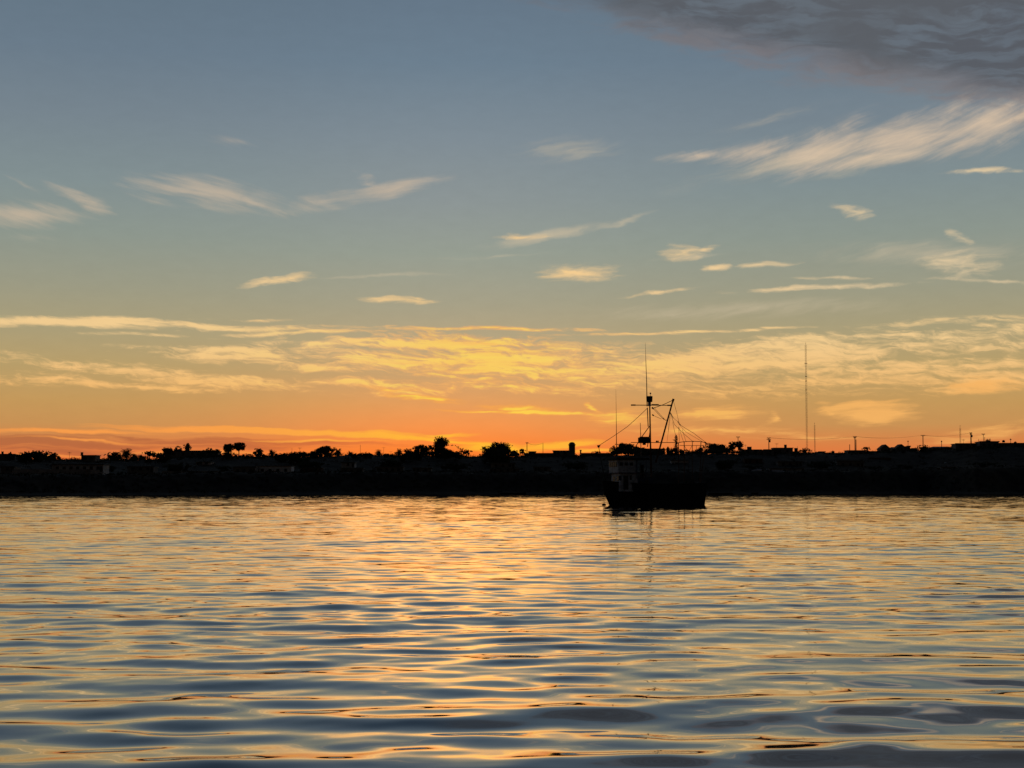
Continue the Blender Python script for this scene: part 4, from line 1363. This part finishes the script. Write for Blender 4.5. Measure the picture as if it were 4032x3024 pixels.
def rig():
    # main mast
    foot = B(2566, 1900); foot.z = 2.0
    p1, p2 = B(2561, 1742), B(2558, 1575)
    mast = MB().tube([foot, p1, p2], [.155, .125, .10], 8).build('mast', 'rust', fb)
    # crow's nest barrel with its bracket
    cb = B(2558, 1584)
    bz0, bz1 = B(2558, 1583).z, B(2558, 1560).z
    bx = B(2557, 1570).x
    cn = MB().lathe([(bz0, .36), (bz0 + .05, .44), (bz1 - .08, .47), (bz1, .45)], bx, 0, 12)
    crow = cn.build('crows_nest', 'black', mast)
    MB().box(bx - .15, bx + .15, -.2, .2, B(2558, 1599).z, bz0 - .004).build('bracket', 'boatwhite', mast)
    b = B(2561, 1553)
    MB().tube([(b.x, 0, bz1), (b.x, 0, B(2561, 1552).z)], .03, 5).ball((b.x, 0, B(2561, 1549).z), .13, 8, 6).build('masthead_light', 'boatwhite', mast)
    # long whip aerial and its lower stub
    MB().tube([B(2548, 1600, .1), B(2546, 1500, .1), B(2543, 1420, .1), B(2541, 1350, .1)], [.075, .055, .035, .012], 6).build('whip_aerial', 'black', fb)
    MB().tube([B(2552, 1680, .1), B(2549, 1605, .1)], .07, 6).build('ladder', 'rust', mast)
    MB().tube([B(2549, 1760, -.3), B(2561, 1690, -.3)], .06, 6).build('mast_strut', 'rust', mast)
    # crosstree
    MB().tube([B(2485, 1595), B(2640, 1596)], .065, 6).tube([B(2485, 1595), B(2502, 1595)], .11, 6).tube([B(2566, 1593.5), B(2593, 1593.5)], .10, 6).tube([B(2628, 1596), B(2643, 1596)], .11, 6).build('crosstree', 'rust', mast)
    # lower yard, with radar box on it
    MB().tube([B(2484, 1742.5), B(2655, 1742.5)], .055, 6).build('lower_yard', 'rust', mast)
    a, c_ = B(2517, 1745), B(2553, 1721)
    rb = MB().box(c_.x, a.x, -.45, .45, a.z, c_.z - .08).build('radar_box', 'black', mast)
    MB().box(c_.x + .05, a.x - .18, -.35, .35, c_.z - .076, c_.z + .04).build('radar_cap', 'black', rb)
    a = B(2536, 1752); MB().box(a.x - .2, a.x + .15, -.2, .2, a.z, B(2536, 1745.3).z).build('radar_foot', 'black', rb)
    for px in (2585, 2591):
        q = B(px, 1740)
        MB().lathe([(q.z - .1, .1), (q.z + .12, .12), (q.z + .2, .05)], q.x, 0, 8).build('deck_lamp', 'steel', mast)
    # raking strut from the mast to the cabin roof
    MB().tube([B(2562, 1672), B(2527, 1720), B(2505, 1755), B(2496, 1775)], .06, 6).build('raking_strut', 'rust', fb)
    # boom
    tip, heel = B(2651, 1572), B(2582, 1822)
    bm = MB().tube([heel, tip], [.135, .12], 8).build('boom', 'rust', fb)
    MB().tube([B(2649, 1580), B(2652, 1571)], .18, 8).build('boom_head', 'rust', bm)
    # blocks
    for px, py, r in ((2569, 1606, .14), (2572, 1609, .12), (2570, 1634, .12), (2573, 1636, .10), (2611, 1648, .09), (2615, 1651, .10), (2622, 1654, .09)):
        q = B(px, py, .05)
        MB().ball(q, r, 8, 5, 1.0).build('block', 'rust', fb)

    def line(pts, r, name='stay'):
        pts = [B(*p) for p in pts]
        out = []
        for i in range(len(pts) - 1):
            for k in range(6):
                u = k / 6
                p = pts[i].lerp(pts[i + 1], u); p.z -= .02 * (pts[i] - pts[i + 1]).length * 4 * u * (1 - u) * .5
                out.append(p)
        out.append(pts[-1])
        MB().tube(out, r, 4).build(name, 'rope', fb)

    line([(2548, 1608), (2470, 1680), (2357, 1755)], .035)
    line([(2650, 1575), (2612, 1593), (2574, 1606)], .045, 'topping_lift')
    line([(2571, 1607), (2612, 1650)], .035)
    line([(2576, 1605), (2618, 1652)], .025)
    line([(2571, 1635), (2605, 1650)], .025)
    line([(2651, 1576), (2664, 1622), (2673, 1662)], .024)
    line([(2640, 1625), (2651, 1646)], .055, 'tackle')
    line([(2639, 1626), (2656, 1672), (2690, 1705), (2732, 1741)], .028)
    line([(2651, 1646), (2676, 1664)], .02)
    line([(2668, 1660), (2680, 1674)], .05, 'tackle')
    line([(2680, 1674), (2732, 1706), (2784, 1745)], .03)
    line([(2672, 1668), (2700, 1700), (2790, 1752)], .022)
    line([(2649, 1660), (2652, 1680), (2662, 1722)], .026)
    line([(2672, 1680), (2676, 1741)], .026)
    line([(2673, 1682), (2692, 1742)], .024)
    line([(2686, 1690), (2702, 1741)], .026)
    line([(2640, 1632), (2626, 1742)], .018)
    line([(2636, 1640), (2631, 1700)], .018)
    line([(2560, 1640), (2556, 1745)], .018)
    # whip aerials on the cabin
    q = B(2427, 1797, .9)
    MB().tube([q, B(2427.5, 1755, .9), B(2426.5, 1640, .9), B(2425, 1532, .9)], [.07, .06, .03, .01], 6).build('whip_aerial', 'black', fb)
    MB().tube([B(2524, 1797, -.9), B(2523, 1720, -.9), B(2521, 1665, -.9)], [.06, .05, .035], 6).build('whip_aerial', 'steel', fb)
    # bow spar with its lamp block, where the forestay ends
    bs = MB().tube([B(2384, 1893), B(2368, 1822), B(2357, 1757)], [.07, .05, .04], 6).build('bow_spar', 'hull', fb)
    q = B(2357, 1757)
    MB().lathe([(q.z - .22, .06), (q.z - .1, .2), (q.z + .1, .2), (q.z + .16, .08)], q.x, 0, 8).build('spar_lamp', 'black', bs)
    MB().tube([q + Vector((-.28, 0, .1)), q + Vector((.22, 0, .1))], .05, 5).build('spar_head', 'black', bs)
    # stern gantry: arched top bar, lower bar, legs down to the deck
    gt = MB().tube([B(2668, 1744), B(2680, 1741), B(2700, 1738.5), B(2728, 1737.5), B(2756, 1738.5), B(2776, 1742), B(2788, 1750)], .055, 6)
    ga = gt.build('stern_gantry', 'rust', fb)
    MB().tube([B(2676, 1754), B(2770, 1754.5)], .04, 6).build('gantry_rail', 'rust', ga)
    for px, t_, r in ((2672, 1743, .05), (2694, 1739, .06), (2726, 1737.6, .05), (2760, 1739.5, .055), (2778, 1744, .05)):
        a = B(px, t_); b_ = B(px, 1902); b_.z = 2.0; b_.x = max(b_.x, -7.6)
        MB().tube([a, b_], r, 6).build('gantry_leg', 'rust', ga)
    for pa, pb in (((2694, 1754), (2706, 1775)), ((2726, 1754), (2712, 1778)), ((2760, 1754), (2742, 1776)), ((2742, 1754), (2742, 1790))):
        MB().tube([B(*pa), B(*pb)], .03, 5).build('gantry_brace', 'rust', ga)
    # anchor cable from the bow and the swim step under it
    MB().tube([B(2376, 1940), B(2378, 1965), B(2379, 1992)], .035, 5).build('anchor_cable', 'rope', fb)


rig()


def buoy(px, py, label):
    y = CAMH * F / (py - HZ); x = (px - CX) / F * y
    t = empty('mooring_buoy', (x, y, 0), 0, label, 'buoy')
    MB().ball((0, 0, .08), .3, 12, 8, .8).build('float', 'black', t, True)
    MB().tube([(0, 0, .28), (0, 0, .5)], .04, 6).build('ring', 'steel', t)


buoy(2377, 1990.5, 'dark mooring buoy at the fishing boat bow cable')
